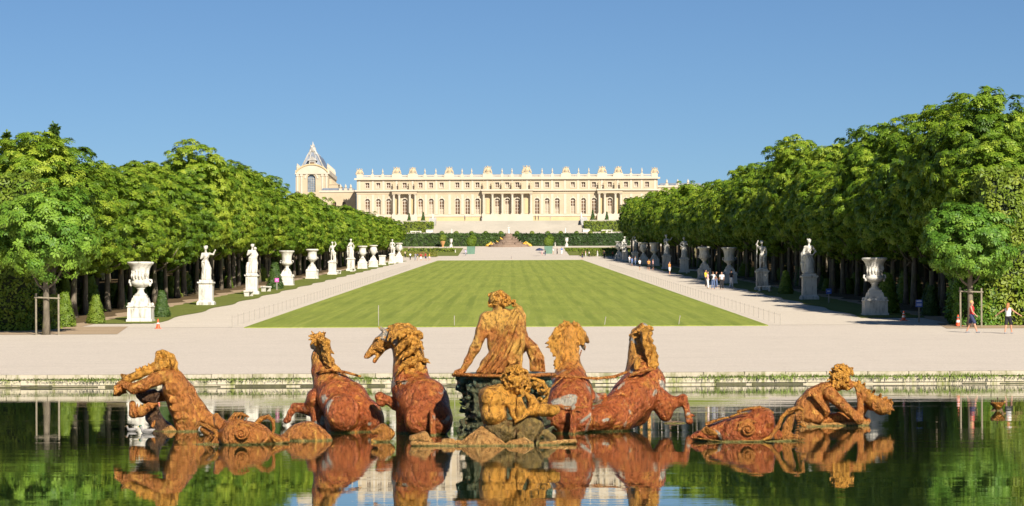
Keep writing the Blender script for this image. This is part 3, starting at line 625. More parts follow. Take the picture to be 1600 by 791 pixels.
for i in range(4): f.c([(1330, 360 + i * 12, .02, 11), (1352, 366 + i * 12, -.14, 9), (1340, 350 + i * 12, -.2, 7)], 3)
put(r, 'body', f.mesh('triton_body', B_MAN, H, -.25, .006, 10, seed=24))
hr = Fig(1060, 550, 4.444, d); hr.curls(1128, 172, 0, 74, 76, 70, 190, 11, 51, 3, lambda x, y, z: not (x > .55 and z < .1)); hr.curls(1060, 220, -.05, 30, 40, 40, 30, 10, 52); hr.curls(1130, 240, -.1, 44, 24, 40, 30, 10, 53); hr.c([(1190, 120, 0, 14), (1210, 112, 0, 7)], 4)
put(r, 'hair', hr.mesh('triton_hair', B_GOLD, .015))
sh = Fig(1060, 550, 4.444, d); sh.c([(1208, 215, -.06, 15), (1240, 235, -.06, 26), (1262, 270, -.08, 34), (1310, 320, -.05, 42), (1360, 355, -.02, 50), (1410, 385, 0, 54), (1440, 385, 0, 46)], 12)
for i in range(26):
    q = random.Random(700 + i); t = i / 26; u0, v0 = 1235 + 210 * t, 225 + 155 * t; a = q.uniform(0, 6.28); R_ = 28 + 26 * t; sh.c([(u0 + .7 * R_ * math.cos(a), v0 + .7 * R_ * math.sin(a), -.15 * q.random(), 13), (u0 + 1.15 * R_ * math.cos(a), v0 + 1.15 * R_ * math.sin(a), -.14, 6)], 5)
sh.curls(1435, 375, 0, 44, 50, 44, 40, 10, 55)
put(r, 'shell_horn', sh.mesh('shell_horn', B_HEAD, H, None, .006, 12))
rk = Fig(1060, 550, 4.444, d); rk.c([(820, 545, -.3, 14), (900, 520, -.35, 28), (980, 530, -.35, 24), (1080, 545, -.3, 12)], 14); rk.c([(1000, 508, .0, 16), (1160, 506, .0, 18), (1310, 500, .1, 18)], 8); rk.c([(870, 500, 0, 40), (900, 540, 0, 40)], 20)
put(r, 'waterline_rock', rk.mesh('waterline_rock', B_ROCK, H, -.2, .008, 8))
# ---- humped rocks (backs of sea animals)
def hump(label, d, px, pts, mat, seed):
    r = figure('humped_rock', label, 'rock', d, px, 'humped rocks in the basin'); f = Fig(430, 490, 3.595, d)
    f.c(pts, 30); put(r, 'hump', f.mesh('humped_rock', mat, H, -.25, .012, 6, seed=seed))
    return r
hump('rusty humped rock in the water in front of the farthest left horse', 48.3, 475, [(45, 700, 0, 26), (120, 690, 0, 62), (180, 690, 0, 78), (240, 705, 0, 60), (295, 715, 0, 24)], B_MAN, 31)
hump('ochre lip shaped rock between the two left horses', 47.6, 600, [(550, 665, 0, 16), (600, 650, 0, 26), (640, 675, 0, 24), (610, 710, -.05, 22), (550, 712, -.1, 14)], B_HEAD, 32)
# ---- ducks
def duck(px, py, d, flip, label, cols, s=1.0):
    p = W(px, py, d); s *= .62; r = empty('duck', (p.x, d, 0), label, 'duck', 'ducks near the fountain', 0, (flip * s, s, s))
    b = Blob(); b.ball((0, 0, .06), (.19, .10, .09), .04); b.cone((.15, 0, .1), .05, (.26, 0, .12), .015, .05); b.chain([((-.13, 0, .08), .05), ((-.19, 0, .18), .035), ((-.2, 0, .22), .045)], .03)
    b.ball((-.215, 0, .225), (.055, .042, .042), .02)
    obj('body', b.mesh('duck_body', cols[0], .011), r)
    b = Blob(); b.ball((-.212, 0, .228), (.058, .047, .047), .01); b.cone((-.2, 0, .2), .04, (-.19, 0, .17), .038, .02); obj('head_plumage', b.mesh('duck_head', cols[1], .01), r)
    b = Blob(); b.cone((-.26, 0, .215), .016, (-.31, 0, .205), .012, .01); obj('bill', b.mesh('duck_bill', cols[2], .007), r)
    for s_ in (-1, 1):
        b = Blob(); b.ball((.03, s_ * .085, .085), (.15, .03, .055), .01); obj('wing', b.mesh('duck_wing', cols[3], .011), r)
DK = [simple('duck_pale', (.30, .285, .27), .7, .2, 20), simple('duck_green', (.01, .12, .06), .35, .3, 20), simple('duck_bill', (.6, .35, .03), .5, .1), simple('duck_grey', (.24, .225, .21), .7, .3, 25), simple('duck_brown', (.16, .10, .05), .8, .4, 25)]
duck(229, 676, 52.0, 1, 'green headed grey duck swimming beside the far left sea man', (DK[0], DK[1], DK[2], DK[3]))
duck(205, 672, 53.0, 1, 'small grey brown duck at the edge of the far left statue', (DK[3], DK[4], DK[4], DK[0]), .75)
duck(1558, 640, 66.0, -1, 'brown duck swimming alone in open water at the far right', (DK[4], DK[4], DK[2], DK[4]), 1.1)
# ---------------------------------------------------------------- ground sheets
def sheet(name, xs, ys, zf, mat, kind='structure', parent=None):
    V = [(x, y, zf(x, y)) for y in ys for x in xs]; n = len(xs)
    Q = np.array([(j * n + i, j * n + i + 1, (j + 1) * n + i + 1, (j + 1) * n + i) for j in range(len(ys) - 1) for i in range(n - 1)])
    o = obj(name, mesh_np(name, V, Q, mat)); 
    if kind: o['kind'] = kind
    return o
def gravel(name, a, b, c):
    m = NT(name); v = m.geo()
    col = m.ramp(m.noise(v, .25, 5, .6), [(.3, a), (.7, b)])
    col = m.mix(m.math('MULTIPLY', m.step(m.noise(m.mapped(v, (1, .35, 1)), 1.1, 5, .7), .52, .72), .45), col, c)
    col = m.mix(.5, col, m.ramp(m.noise(v, 9, 4, .85), [(.35, tuple(x * .66 for x in a)), (.65, tuple(min(1, x * 1.2) for x in b))]))
    trk = m.noise(m.mapped(v, (.05, 1.6, 1)), 1.0, 4, .65, .3); col = m.mix(m.math('MULTIPLY', m.step(trk, .54, .68), .35), col, c); pt = m.noise(v, 3.5, 2, .5); col = m.mix(m.math('MULTIPLY', m.step(pt, .70, .74), .4), col, tuple(x * .6 for x in c))
    m.set(col=col, rough=.95, spec=.15); m.bump(m.noise(v, 30, 3, .7), .5, .02); return m.m
M['gravel'] = gravel('pink_gravel', (.60, .525, .435), (.665, .585, .49), (.49, .425, .345))
M['path'] = gravel('pale_gravel', (.64, .56, .455), (.70, .62, .51), (.53, .46, .37))
M['dirt'] = gravel('brown_dirt', (.40, .29, .18), (.48, .36, .24), (.28, .20, .12))
def grass(name, a, b, dark, stripes=True, sc=1):
    m = NT(name); v = m.geo()
    col = m.ramp(m.noise(v, .18 * sc, 5, .65), [(.32, a), (.68, b)])
    if stripes:
        for rot, s_, amt in ((0.10, .075, .3), (-.16, .05, .25)):
            w = m.noise(m.mapped(m.mapped(v, (1, 1, 1), (0, 0, rot)), (.05, s_ * 1.6, .1)), 1.0, 3, .6, .4)
            col = m.mix(m.math('MULTIPLY', m.step(w, .46, .60), amt), col, dark)
        d2 = m.noise(m.mapped(v, (.75, .022, 1)), 1, 3, .65, .5); col = m.mix(m.math('MULTIPLY', m.step(d2, .47, .55), .3), col, dark)
        w = m.noise(m.mapped(v, (1.5, .018, 1)), 1, 2, .6); col = m.mix(m.math('MULTIPLY', m.step(w, .50, .58), .45), col, (.40, .42, .08))
        col = m.mix(m.math('MULTIPLY', m.step(m.noise(m.mapped(v, (.5, .12, 1)), .8, 4, .7), .62, .72), .5), col, (.25, .20, .07))
    col = m.mix(.5, col, m.ramp(m.noise(v, 5, 4, .8), [(.35, tuple(x * .6 for x in a)), (.65, tuple(x * 1.3 for x in b))]))
    if stripes:
        warp = m.math('MULTIPLY', m.noise(m.mapped(v, (.06, .02, 1)), 1, 2), 2.2)
        sx = m.n('ShaderNodeSeparateXYZ'); m.l(v, sx.inputs[0]); ph = m.math('ADD', m.math('MULTIPLY', sx.outputs[0], 3.7), warp)
        st = m.step(m.math('SINE', ph), .35, .75); brk = m.step(m.noise(m.mapped(v, (.10, .03, 1)), 1, 3, .6), .34, .60)
        col = m.mix(m.math('MULTIPLY', m.math('MULTIPLY', st, brk), .42), col, dark)
        col = m.mix(m.math('MULTIPLY', m.step(m.noise(m.mapped(v, (3.2, .035, 1)), 1, 3, .6), .56, .66), .42), col, (.36, .38, .09))
    m.set(col=col, rough=.9, spec=.2); m.bump(m.noise(v, 12, 4, .8), .7, .06); return m.m
M['lawn'] = grass('mown_lawn', (.235, .295, .045), (.31, .35, .06), (.125, .175, .026))
M['verge'] = grass('verge_grass', (.12, .15, .025), (.20, .22, .045), (.08, .11, .02), False, 4)
PX0, PX1, PY0, PY1 = -62, 62, 9, 93.6
yy = sorted(set([-60, PY0 - .5, PY1 + .5, 110, 125, 140, 562, 600, 706, 760, 2500, 6000] + list(range(150, 760, 30)) + [c for c in range(900, 2500, 400)]))
yb = [y for y in yy if y >= PY1]
def zflat(x, y): return zg(y)
V = []; Q = []
def quadsheet(xs, ys):
    n0 = len(V); n = len(xs)
    for y in ys:
        for x in xs: V.append((x, y, zg(y)))
    for j in range(len(ys) - 1):
        for i in range(n - 1): Q.append((n0 + j * n + i, n0 + j * n + i + 1, n0 + (j + 1) * n + i + 1, n0 + (j + 1) * n + i))
quadsheet([-3000, -400, PX0 - .5, 0, PX1 + .5, 400, 3000], yb)
quadsheet([-3000, -400, PX0 - .5], [-60, PY0 - .5, PY1 + .5]); quadsheet([PX1 + .5, 400, 3000], [-60, PY0 - .5, PY1 + .5]); quadsheet([PX0 - .5, PX1 + .5], [-60, PY0 - .5])
g = obj('ground', mesh_np('ground', V, np.array(Q), M['gravel'])); g['kind'] = 'structure'
mb = MB(); mb.box(PX0 - .4, PX1 + .4, PY0 - .4, PY1 + .4, -1.8, -1.5); mud = simple('pool_mud', (.05, .055, .03), .9, .3, 1, .2, world=True); mb.build('pool_bed', mud)['kind'] = 'structure'
# ---- water
m = NT('water'); v = m.geo()
w1 = m.noise(m.mapped(v, (.9, 3.2, 1)), 1.0, 3, .55, .3); w2 = m.noise(m.mapped(v, (.12, .5, 1)), 1.0, 2, .5); w3 = m.noise(m.mapped(v, (3.2, 8.5, 1)), 1.0, 2, .5)
calm = m.ramp(m.noise(m.mapped(v, (.05, .16, 1)), 1.0, 3, .5), [(.40, (.15,) * 3), (.62, (1, 1, 1))])
hh = m.math('ADD', m.math('ADD', m.math('MULTIPLY', w1, .6), m.math('MULTIPLY', w2, 1.6)), m.math('MULTIPLY', w3, .18))
m.set(col=(.014, .026, .009), rough=.0, ior=1.33, spec=.5)
b = m.bump(m.math('MULTIPLY', hh, calm), .075, .03); M['water'] = m.m
mb = MB(); mb.add([(PX0, PY0, 0), (PX1, PY0, 0), (PX1, PY1, 0), (PX0, PY1, 0)], [(0, 1, 2, 3)]); mb.build('water', M['water'])['kind'] = 'structure'
# ---- stone rim: coping slabs over a wall
M['coping'] = stone('coping_stone', (.42, .37, .27), (.52, .46, .35), (.24, .23, .12), .8, .48)
M['rimwall'] = stone('rim_wall_stone', (.52, .46, .33), (.60, .53, .39), (.22, .24, .07), 1.1, .50)
M['algae'] = simple('wet_algae', (.07, .065, .02), .6, .5, 3, .5, world=True)
rim = empty('pool_rim', (0, PY1, 0), 'long pale stone rim of the basin with mossy joints and tufts', 'basin rim')
q = random.Random(3); x = PX0; vm = []
cmesh = []
for k in range(3):
    mb = MB(); L = 1.5; mb.box(.006, L - .006, -.02, 1.1, .30, .46 + .003 * k, .012, .012); cmesh.append(mb.mesh('coping_slab', M['coping']))
n = int((PX1 - PX0) / 1.5)
for i in range(n):
    if abs(PX0 + i * 1.5) > 36: continue
    o = obj('coping_slab', cmesh[i % 3], rim, (PX0 + i * 1.5, 0, q.uniform(-.006, .006)))
for s_ in (-1, 1):
    mb = MB(); mb.box(min(s_ * 36, s_ * PX1), max(s_ * 36, s_ * PX1), 0, 1.1, .3, .46); mb.build('coping', M['coping'], rim)
bm_ = []
for k in range(3):
    mb = MB(); mb.box(.012, 1.188, .03 + .012 * k, .6, .085, .298, .006, .004); bm_.append(mb.mesh('wall_block', M['rimwall']))
for i in range(60): obj('wall_block', bm_[q.randrange(3)], rim, (-36 + i * 1.2, 0, 0))
mb = MB(); mb.box(PX0, PX1, .09, .9, -1.5, .29); mb.build('wall_core', M['rimwall'], rim)
mb = MB(); x = -36
while x < 36:
    L = q.uniform(.6, 4.5)
    if q.random() < .8: mb.box(x, x + L, .0, .3, -.2, q.uniform(.03, .075), .02, .02)
    x += L + q.uniform(0, .8)
o = mb.build('algae_ledge', M['algae'], rim); o['kind'] = 'stuff'
for nm, x0, x1, y0, y1 in (('left', PX0 - .6, PX0, PY0, PY1 + .4), ('right', PX1, PX1 + .6, PY0, PY1 + .4), ('near', PX0, PX1, PY0 - .6, PY0)):
    mb = MB(); mb.box(x0, x1, y0, y1, -1.5, .47); mb.build('basin_wall_' + nm, M['coping'])['kind'] = 'structure'
# grass tufts on the joint between coping and wall
M['tuft'] = simple('tuft_grass', (.17, .24, .035), .8, .5, 3, 0, world=True)
vs = []; fs = []
for i in range(6500):
    x = q.uniform(-24, 24)
    if fnoise(np.array([[x * .35, 0, 0]]), 5)[0] < q.uniform(-.8, .5): continue
    big = max(0, fnoise(np.array([[x * .6, 3, 0]]), 8)[0])
    y = PY1 - q.uniform(-.01, .12); z = .30 + q.uniform(-.06, .02); h = q.uniform(.025, .07) + .13 * big * q.random(); a = q.uniform(-.08, .08); wd = q.uniform(.008, .02)
    n0 = len(vs); s2 = q.choice((1, 1, -1.0)); vs += [(x - wd, y, z), (x + wd, y, z), (x + a, y - .06, z + s2 * h)]; fs.append((n0, n0 + 1, n0 + 2))
o = obj('grass_tufts', mesh_np('grass_tufts', vs, np.array(fs), M['tuft'])); tag(o, 'green grass and moss growing along the basin rim', 'grass', kind='stuff')
# ---- plaza, avenue, lawn
def strip(name, xf0, xf1, y0, y1, dz, mat, step=20, kind='structure', edge=0, sk=False):
    ys = [y0]; 
    while ys[-1] + step < y1: ys.append(ys[-1] + step)
    ys.append(y1); ys = sorted(set(ys + [p for p, _ in PROF if y0 < p < y1]))
    V = []; Q = []
    for y in ys:
        a, b = (xf0(y) if callable(xf0) else xf0), (xf1(y) if callable(xf1) else xf1)
        V += [(a, y, zg(y) + dz), (b, y, zg(y) + dz)]
    for j in range(len(ys) - 1): Q.append((2 * j, 2 * j + 1, 2 * j + 3, 2 * j + 2))
    if sk:
        n0 = len(V); V += [(x, y, z - dz - .05) for x, y, z in V]
        for j in range(len(ys) - 1): Q += [(2 * j, 2 * j + 2, n0 + 2 * j + 2, n0 + 2 * j), (2 * j + 1, n0 + 2 * j + 1, n0 + 2 * j + 3, 2 * j + 3)]
        Q += [(0, n0, n0 + 1, 1)]
    o = obj(name, mesh_np(name, V, np.array(Q), mat)); tag(o, kind=kind); return o
strip('avenue_left', -24.2, -16.2, 156, 600, .008, M['path']); strip('avenue_right', 15.5, 24.0, 156, 600, .008, M['path'])
strip('avenue_end', -16.2, 15.5, 562, 600, .008, M['path'])
o = strip('lawn', -16.2, 15.5, 154.8, 562, .05, M['lawn'], sk=True)
# slightly ragged lawn edge, a verge of grass under each row of statues
strip('verge_left', lambda y: -26.9 + .2 * math.sin(y), lambda y: -22.9 + .25 * math.sin(y * .31), 163, 560, .03, M['verge'], 3)
strip('verge_right', lambda y: 23.2 + .25 * math.sin(y * .4), lambda y: 27.3 + .2 * math.sin(y), 168, 560, .03, M['verge'], 3)
M['shade_litter'] = gravel('shade_darkened_litter', (.10, .07, .035), (.16, .11, .055), (.06, .05, .02))  # leaf litter, its colour darkened to deepen the shade under the trees
strip('forest_floor_left', -90, lambda y: -28.2 + .5 * math.sin(y * .5), 158, 700, .022, M['shade_litter'], 2.5); strip('forest_floor_right', lambda y: 28.4 + .5 * math.sin(y * .6), 90, 158, 700, .022, M['shade_litter'], 2.5); strip('dirt_edge_left', -30, -26.6, 158, 700, .015, M['dirt']); strip('dirt_edge_right', 26.9, 30, 158, 700, .015, M['dirt'])
strip('dirt_margin_left', -70, lambda y: -22.5 - (y - 146) * .1, 145.8, 158, .014, M['dirt'], 2); strip('dirt_margin_right', lambda y: 25 + .1 * (y - 146), 70, 149.0, 158, .014, M['dirt'], 2)
# parterre beyond the lawn
strip('parterre_path', -10.2, 11.0, 600, 699, .02, M['gravel']); strip('parterre_lawn_left', -27, -13, 622, 690, .03, M['verge']); strip('parterre_lawn_right', 14, 30, 622, 690, .03, M['verge'])
# ---------------------------------------------------------------- urns and pedestals
def stepped(mb, w, d, boxes):
    for (hw, z0, z1, t) in boxes: mb.box(-hw * w, hw * w, -hw * d, hw * d, z0, z1, t, t)
def urn_mesh(kind):
    fl = lambda j, i, a: (.035 * abs(math.sin(a * 9)) if prof[j][1] > 2.15 and prof[j][1] < 2.75 else 0)
    if kind == 'bell': prof = [(.40, 1.70), (.40, 1.78), (.27, 1.86), (.22, 1.96), (.21, 2.10), (.30, 2.17), (.26, 2.22), (.44, 2.30), (.58, 2.42), (.62, 2.56), (.56, 2.66), (.53, 2.76), (.54, 2.98), (.57, 3.25), (.63, 3.50), (.74, 3.68), (.86, 3.78), (.88, 3.84), (.84, 3.90), (.72, 3.90), (.60, 3.75), (.50, 3.2)]
    elif kind == 'cup': prof = [(.40, 1.70), (.40, 1.78), (.26, 1.88), (.21, 2.0), (.24, 2.16), (.30, 2.2), (.38, 2.3), (.56, 2.48), (.63, 2.66), (.60, 2.80), (.63, 2.84), (.60, 2.90), (.58, 3.2), (.59, 3.52), (.66, 3.58), (.82, 3.66), (.84, 3.78), (.78, 3.84), (.66, 3.84), (.5, 3.6)]
    else: prof = [(.40, 1.70), (.38, 1.80), (.22, 1.95), (.18, 2.12), (.25, 2.2), (.40, 2.36), (.58, 2.62), (.66, 2.95), (.64, 3.2), (.54, 3.45), (.48, 3.56), (.55, 3.64), (.78, 3.74), (.80, 3.84), (.7, 3.88), (.5, 3.8)]
    mb = MB(); mb.lathe(prof, 36, fl=fl); return mb
def urn_pedestal():
    mb = MB(); mb.box(-.84, .84, -.84, .84, -.3, .14); mb.box(-.78, .78, -.78, .78, .14, .96, .02, .02); mb.box(-.82, .82, -.82, .82, .96, 1.04, .03, .03)
    mb.box(-.70, .70, -.70, .70, 1.04, 1.14, .04, .04); mb.box(-.60, .60, -.60, .60, 1.14, 1.44, .08, .08); mb.box(-.52, .52, -.52, .52, 1.44, 1.56, .04, .04); mb.box(-.42, .42, -.42, .42, 1.56, 1.70, .01, .01)
    for s_ in (-1, 1):
        for t_ in (-1, 1): mb.ball((s_ * .66, t_ * .66, 1.12), .13, 8)
    mb.box(-.5, .5, -.80, -.765, .28, .82); return mb
UM = {k: urn_mesh(k).mesh('urn_' + k, M['marble'], True) for k in ('bell', 'cup', 'round')}
for k in UM: UM[k].polygons.foreach_set('use_smooth', [True] * len(UM[k].polygons))
UP = urn_pedestal().mesh('urn_pedestal', M['marble'])
M['relief'] = M['marble']
def relief(kind):
    b = Blob(); q = random.Random(len(kind))
    for s_ in (-1, 1):
        b.chain([((s_ * .60, 0, 2.45), .06), ((s_ * .74, 0, 2.56), .06), ((s_ * .72, 0, 2.70), .06), ((s_ * .58, 0, 2.74), .06)], .03)
        b.ball((s_ * .62, -.1, 2.4), (.09, .12, .12), .03)
    for i in range(7):
        a = -math.pi / 2 + (i - 3) * .36; R_ = .57; x, y = R_ * math.cos(a), R_ * math.sin(a); z = 3.05 + q.uniform(-.12, .12)
        b.chain([((x, y, z + .2), .06), ((x * 1.05, y * 1.05, z), .08), ((x, y, z - .2), .05)], .03); b.ball((x * 1.04, y * 1.04, z + .3), .06, .02)
    return b.mesh('urn_relief', M['marble'], .035)
RL = relief('bell')
HL = MB()
for s_ in (-1, 1): HL.tube([(s_ * .60, 0, 2.5), (s_ * .74, 0, 2.6), (s_ * .72, 0, 2.78), (s_ * .58, 0, 2.8)], .05, 6)
HLm = HL.mesh('urn_handles', M['marble'], True)
def urn(p, kind, label, group, rel=False, s=1.0):
    r = empty('stone_urn', p, label, 'urn', group, 0, s)
    obj('pedestal', UP, r); obj('vase', UM[kind], r)
    if rel: obj('relief', RL, r)
    else:
        obj('handles', HLm, r)
    return r
# ---------------------------------------------------------------- statues
def statue_pedestal():
    mb = MB(); mb.box(-.72, .72, -.72, .72, -.3, .22); mb.box(-.70, .70, -.70, .70, .22, .34, .08, .08); mb.box(-.56, .56, -.56, .56, .34, 1.72, .01, .01); mb.box(-.60, .60, -.60, .60, 1.72, 1.80); mb.box(-.68, .68, -.68, .68, 1.80, 1.92, .02, .02); mb.box(-.52, .52, -.52, .52, 1.92, 2.08)
    mb.box(-.42, .42, -.585, -.55, .50, 1.58); return mb
SPm = statue_pedestal().mesh('statue_pedestal', M['marble'])
def figure_mesh(seed, drape=True, arm_l='down', arm_r='down', lean=.0, prop=None, h=.03, hgt=1.0, wide=1.0, mat=None):
    q = random.Random(seed); b = Blob(); z0 = 0
    b.ball((0, 0, .05), (.42, .36, .07), .02)
    hx = lean; hip = (hx * .4, 0, 1.32); 
    for s_ in (-1, 1):
        bend = .12 if s_ > 0 else 0
        b.chain([((hip[0] + s_ * .13, 0, 1.28), .155), ((s_ * .15, -bend * 1.3, .72), .105), ((s_ * .16, bend * .4, .16), .065), ((s_ * .17, -.12, .10), .055)], .04)
    b.ball(hip, (.24 * wide, .18, .2), .06); ch = (hx * .2, 0, 1.86)
    b.cone(hip, .19, (hx * .3, 0, 1.6), .155, .08); b.ball(ch, (.25 * wide, .17, .24), .08)
    sh = [(hx * .2 - .27 * wide, 0, 2.02), (hx * .2 + .27 * wide, 0, 2.02)]
    b.cone(sh[0], .10, sh[1], .10, .06); hd = (hx * .1 + q.uniform(-.05, .05), -.03, 2.47)
    b.cone((hx * .15, 0, 2.05), .085, (hd[0], 0, 2.34), .07, .04); b.ball(hd, (.125, .15, .17), .03); b.ball((hd[0], -.16, 2.44), (.03, .05, .05), .02)
    b.ball((hd[0], .05, 2.54), (.16, .17, .14), .02); b.ball((hd[0], .17, 2.48), (.09, .09, .1), .03)
    for i in range(10): a = q.uniform(0, 6.28); b.ball((hd[0] + .14 * math.cos(a), .04 + .15 * math.sin(a), 2.52 + q.uniform(-.06, .12)), .05, .01)
    for s_, arm in ((-1, arm_l), (1, arm_r)):
        S = sh[0 if s_ < 0 else 1]
        el, ha = {'down': ((s_ * .42, .05, 1.62), (s_ * .38, -.12, 1.28)), 'hip': ((s_ * .52, .08, 1.68), (s_ * .26, -.12, 1.42)), 'up': ((s_ * .50, -.02, 2.28), (s_ * .36, -.06, 2.62)),
                  'out': ((s_ * .55, -.05, 1.98), (s_ * .72, -.12, 2.30)), 'chest': ((s_ * .38, -.12, 1.66), (s_ * .02, -.26, 1.86)), 'fwd': ((s_ * .36, -.15, 1.70), (s_ * .34, -.45, 1.80))}[arm]
        b.chain([(S, .095), (el, .07), (ha, .05)], .03); b.ball((ha[0], ha[1], ha[2]), (.055, .06, .075), .02)
    if drape:
        b.chain([((hip[0], .02, 1.45), .2), ((0, .03, .8), .27), ((0, .03, .2), .33)], .08)
        for i in range(13):
            a = -math.pi * (i + .5) / 13 + q.uniform(-.1, .1); x0 = hip[0] + .20 * math.cos(a + q.uniform(-.5, .5)); b.chain([((x0, .2 * math.sin(a), 1.42), .05), ((.29 * math.cos(a), .27 * math.sin(a), .8), .05), ((.36 * math.cos(a), .34 * math.sin(a), .12), .055)], .015)
        b.chain([((sh[1][0], -.05, 2.05), .09), ((hx, -.18, 1.7), .08), ((hip[0] - .25, -.1, 1.38), .09), ((hip[0] - .3, .05, 1.0), .07)], .03)
        b.chain([((hip[0] - .2, -.16, 1.4), .07), ((hip[0] + .2, -.16, 1.36), .07), ((.34, .0, .9), .07), ((.36, .05, .45), .05)], .03)
    else:
        b.chain([((hip[0] - .2, -.12, 1.36), .08), ((hip[0] + .2, -.14, 1.24), .08), ((.34, .06, .9), .08)], .03)
    if prop == 'trunk' or not drape: b.chain([((.38, .2, .05), .15), ((.33, .2, .6), .12), ((.36, .15, 1.1), .13)], .06)
    if prop == 'staff': b.cone((-.52, -.15, .1), .03, (-.45, -.1, 2.5), .03, .01)
    if prop == 'child': b.chain([((.40, -.1, .1), .1), ((.42, -.1, .7), .13), ((.42, -.12, 1.0), .10)], .05); b.ball((.42, -.12, 1.15), .1, .02)
    if prop == 'cloak': b.chain([((-.2, .15, 2.05), .1), ((-.42, .2, 1.5), .16), ((-.45, .2, .8), .16), ((-.4, .2, .2), .14)], .08)
    if prop == 'group':
        b.chain([((.30, .1, .2), .2), ((.34, .05, .9), .2), ((.30, 0, 1.5), .18), ((.22, -.05, 1.95), .16)], .1); b.ball((.3, -.1, 2.25), .15, .03)
        b.chain([((-.42, -.1, .1), .14), ((-.38, -.1, .6), .16), ((-.36, -.1, .9), .12)], .05)
    return b.mesh('statue_figure', mat or M['marble'], h, None, .008, 9, seed=seed)
def statue(p, me, label, group, rz=0, s=1.0, ped=True):
    r = empty('marble_statue', p, label, 'statue', group, 0, s)
    if ped: obj('pedestal', SPm, r)
    o = obj('figure', me, r, (0, 0, 2.06 if ped else 0), rz, 1.07); return r
GL, GR = 'white marbles along the left side of the avenue', 'white marbles along the right side of the avenue'
urn(G(220, 167.5), 'bell', 'large carved white urn on a stepped pedestal, nearest on the left side', GL, True)
urn(G(448.5, 288), 'bell', 'white bell urn with plain rim left of the avenue, just beyond the pink sign', GL)
urn(G(488.3, 332), 'cup', 'white cup shaped urn left of the avenue, beyond the bell urn', GL)
urn(G(567, 430), 'cup', 'straight sided white urn left of the avenue, just beyond the veiled statue', GL)
urn(G(584, 451), 'round', 'round bellied white urn left of the avenue, left of the small low pedestal', GL)
urn(G(624, 526), 'round', 'farthest white urn on the left side, beside the walkers in red', GL, s=1.04)
st = {}
st[0] = figure_mesh(1, True, 'chest', 'out', -.05); st[1] = figure_mesh(2, True, 'chest', 'hip', .05, 'group', wide=1.1); st[2] = figure_mesh(3, False, 'down', 'up', .12)
st[3] = figure_mesh(4, True, 'chest', 'down', -.04, 'cloak', wide=.85); st[4] = figure_mesh(5, False, 'down', 'hip', -.08); st[5] = figure_mesh(6, True, 'down', 'hip', -.1, 'cloak'); st[6] = figure_mesh(7, False, 'up', 'down', .14, 'staff'); st[7] = figure_mesh(8, True, 'hip', 'chest', .08)
statue(G(322.5, 207), st[0], 'white draped statue with one arm raised, between the nearest left urn and the next statue', GL, 0, .98)
statue(G(394, 244), st[1], 'bulky white statue group of entwined figures above a stone bench, left side', GL, 0, .98)
statue(G(520, 366), st[2], 'slim shaded statue left of the avenue with its upper body under the leaves', GL, 0, .96)
statue(G(549, 404), st[3], 'slim pale veiled statue left of the avenue, just left of a pair of urns', GL, .1, 1.03)
statue(G(613.5, 508), st[4], 'small dark toned nude statue left of the avenue, beside the farthest urn', GL, 0, .98)
r = empty('low_pedestal', G(598, 482), 'small low empty white pedestal between the far left urn and statue', 'pedestal', GL, 0, .95); 
mb = MB(); mb.box(-.72, .72, -.72, .72, -.2, .25); mb.box(-.6, .6, -.6, .6, .25, 1.75, .01, .01); mb.box(-.72, .72, -.72, .72, 1.75, 1.95, .03, .03); mb.build('block', M['marble'], r)
urn(G(1367, 174), 'bell', 'large white urn in dappled shade, nearest on the right side', GR, True)
urn(G(1140, 288), 'bell', 'white urn on the right side behind the standing visitors', GR, s=1.04)
urn(G(1101, 322), 'cup', 'white urn on the right side with sunlit leaves above, behind the man in yellow', GR, s=1.03)
urn(G(1023, 452), 'bell', 'shaded urn just left of the bright sunlit statue on the right side', GR, s=1.05)
urn(G(1006, 473), 'round', 'shaded urn second to the left of the bright sunlit statue on the right side', GR, s=1.05)
urn(G(967.5, 545), 'round', 'farthest shaded urn on the right side, at the end of the tree row', GR, s=1.05)
statue(G(1264.5, 216), st[5], 'cloaked statue in shade on a tall pedestal, nearest statue on the right side', GR, 0, 1.05)
statue(G(1191, 253), st[6], 'nude statue leaning in shade on the right side, nearest right of the visitors', GR, 0, 1.0)
statue(G(1069.5, 372), st[7], 'draped statue in blue shade, just right of the bright sunlit statue', GR, 0, 1.05)
statue(G(1042, 408), st[0], 'brightly sunlit draped statue on the right side standing nearer the path', GR, .3, 1.12)
statue(G(992.5, 505), st[6], 'small shaded statue on the right side between two distant urns and another statue', GR, .4, 1.05)
statue(G(977, 530), st[3], 'small shaded statue on the right side beside the farthest urn', GR, .4, 1.05)
# ---------------------------------------------------------------- foliage
def leafmat(name, dark, mid, light, trans=.24, rough=.5):
    m = NT(name); v = m.geo(); a = m.n('ShaderNodeAttribute'); a.attribute_name = 'tint'
    oi = m.n('ShaderNodeObjectInfo').outputs['Random']
    f = m.math('ADD', m.math('MULTIPLY', a.outputs['Fac'], .65), m.math('ADD', m.math('MULTIPLY', oi, .32), m.math('MULTIPLY', m.noise(v, .35, 3), .25)))
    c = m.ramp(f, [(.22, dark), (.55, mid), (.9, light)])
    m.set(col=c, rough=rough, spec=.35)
    tb = m.n('ShaderNodeBsdfTranslucent'); m.l(m.mix(.5, c, (.30, .38, .03)), tb.inputs[0]); ms = m.n('ShaderNodeMixShader'); ms.inputs[0].default_value = trans
    m.l(m.p.outputs[0], ms.inputs[1]); m.l(tb.outputs[0], ms.inputs[2]); m.l(ms.outputs[0], m.out.inputs[0]); return m.m
M['leaf'] = leafmat('chestnut_leaves', (.045, .105, .006), (.16, .27, .016), (.36, .44, .04))
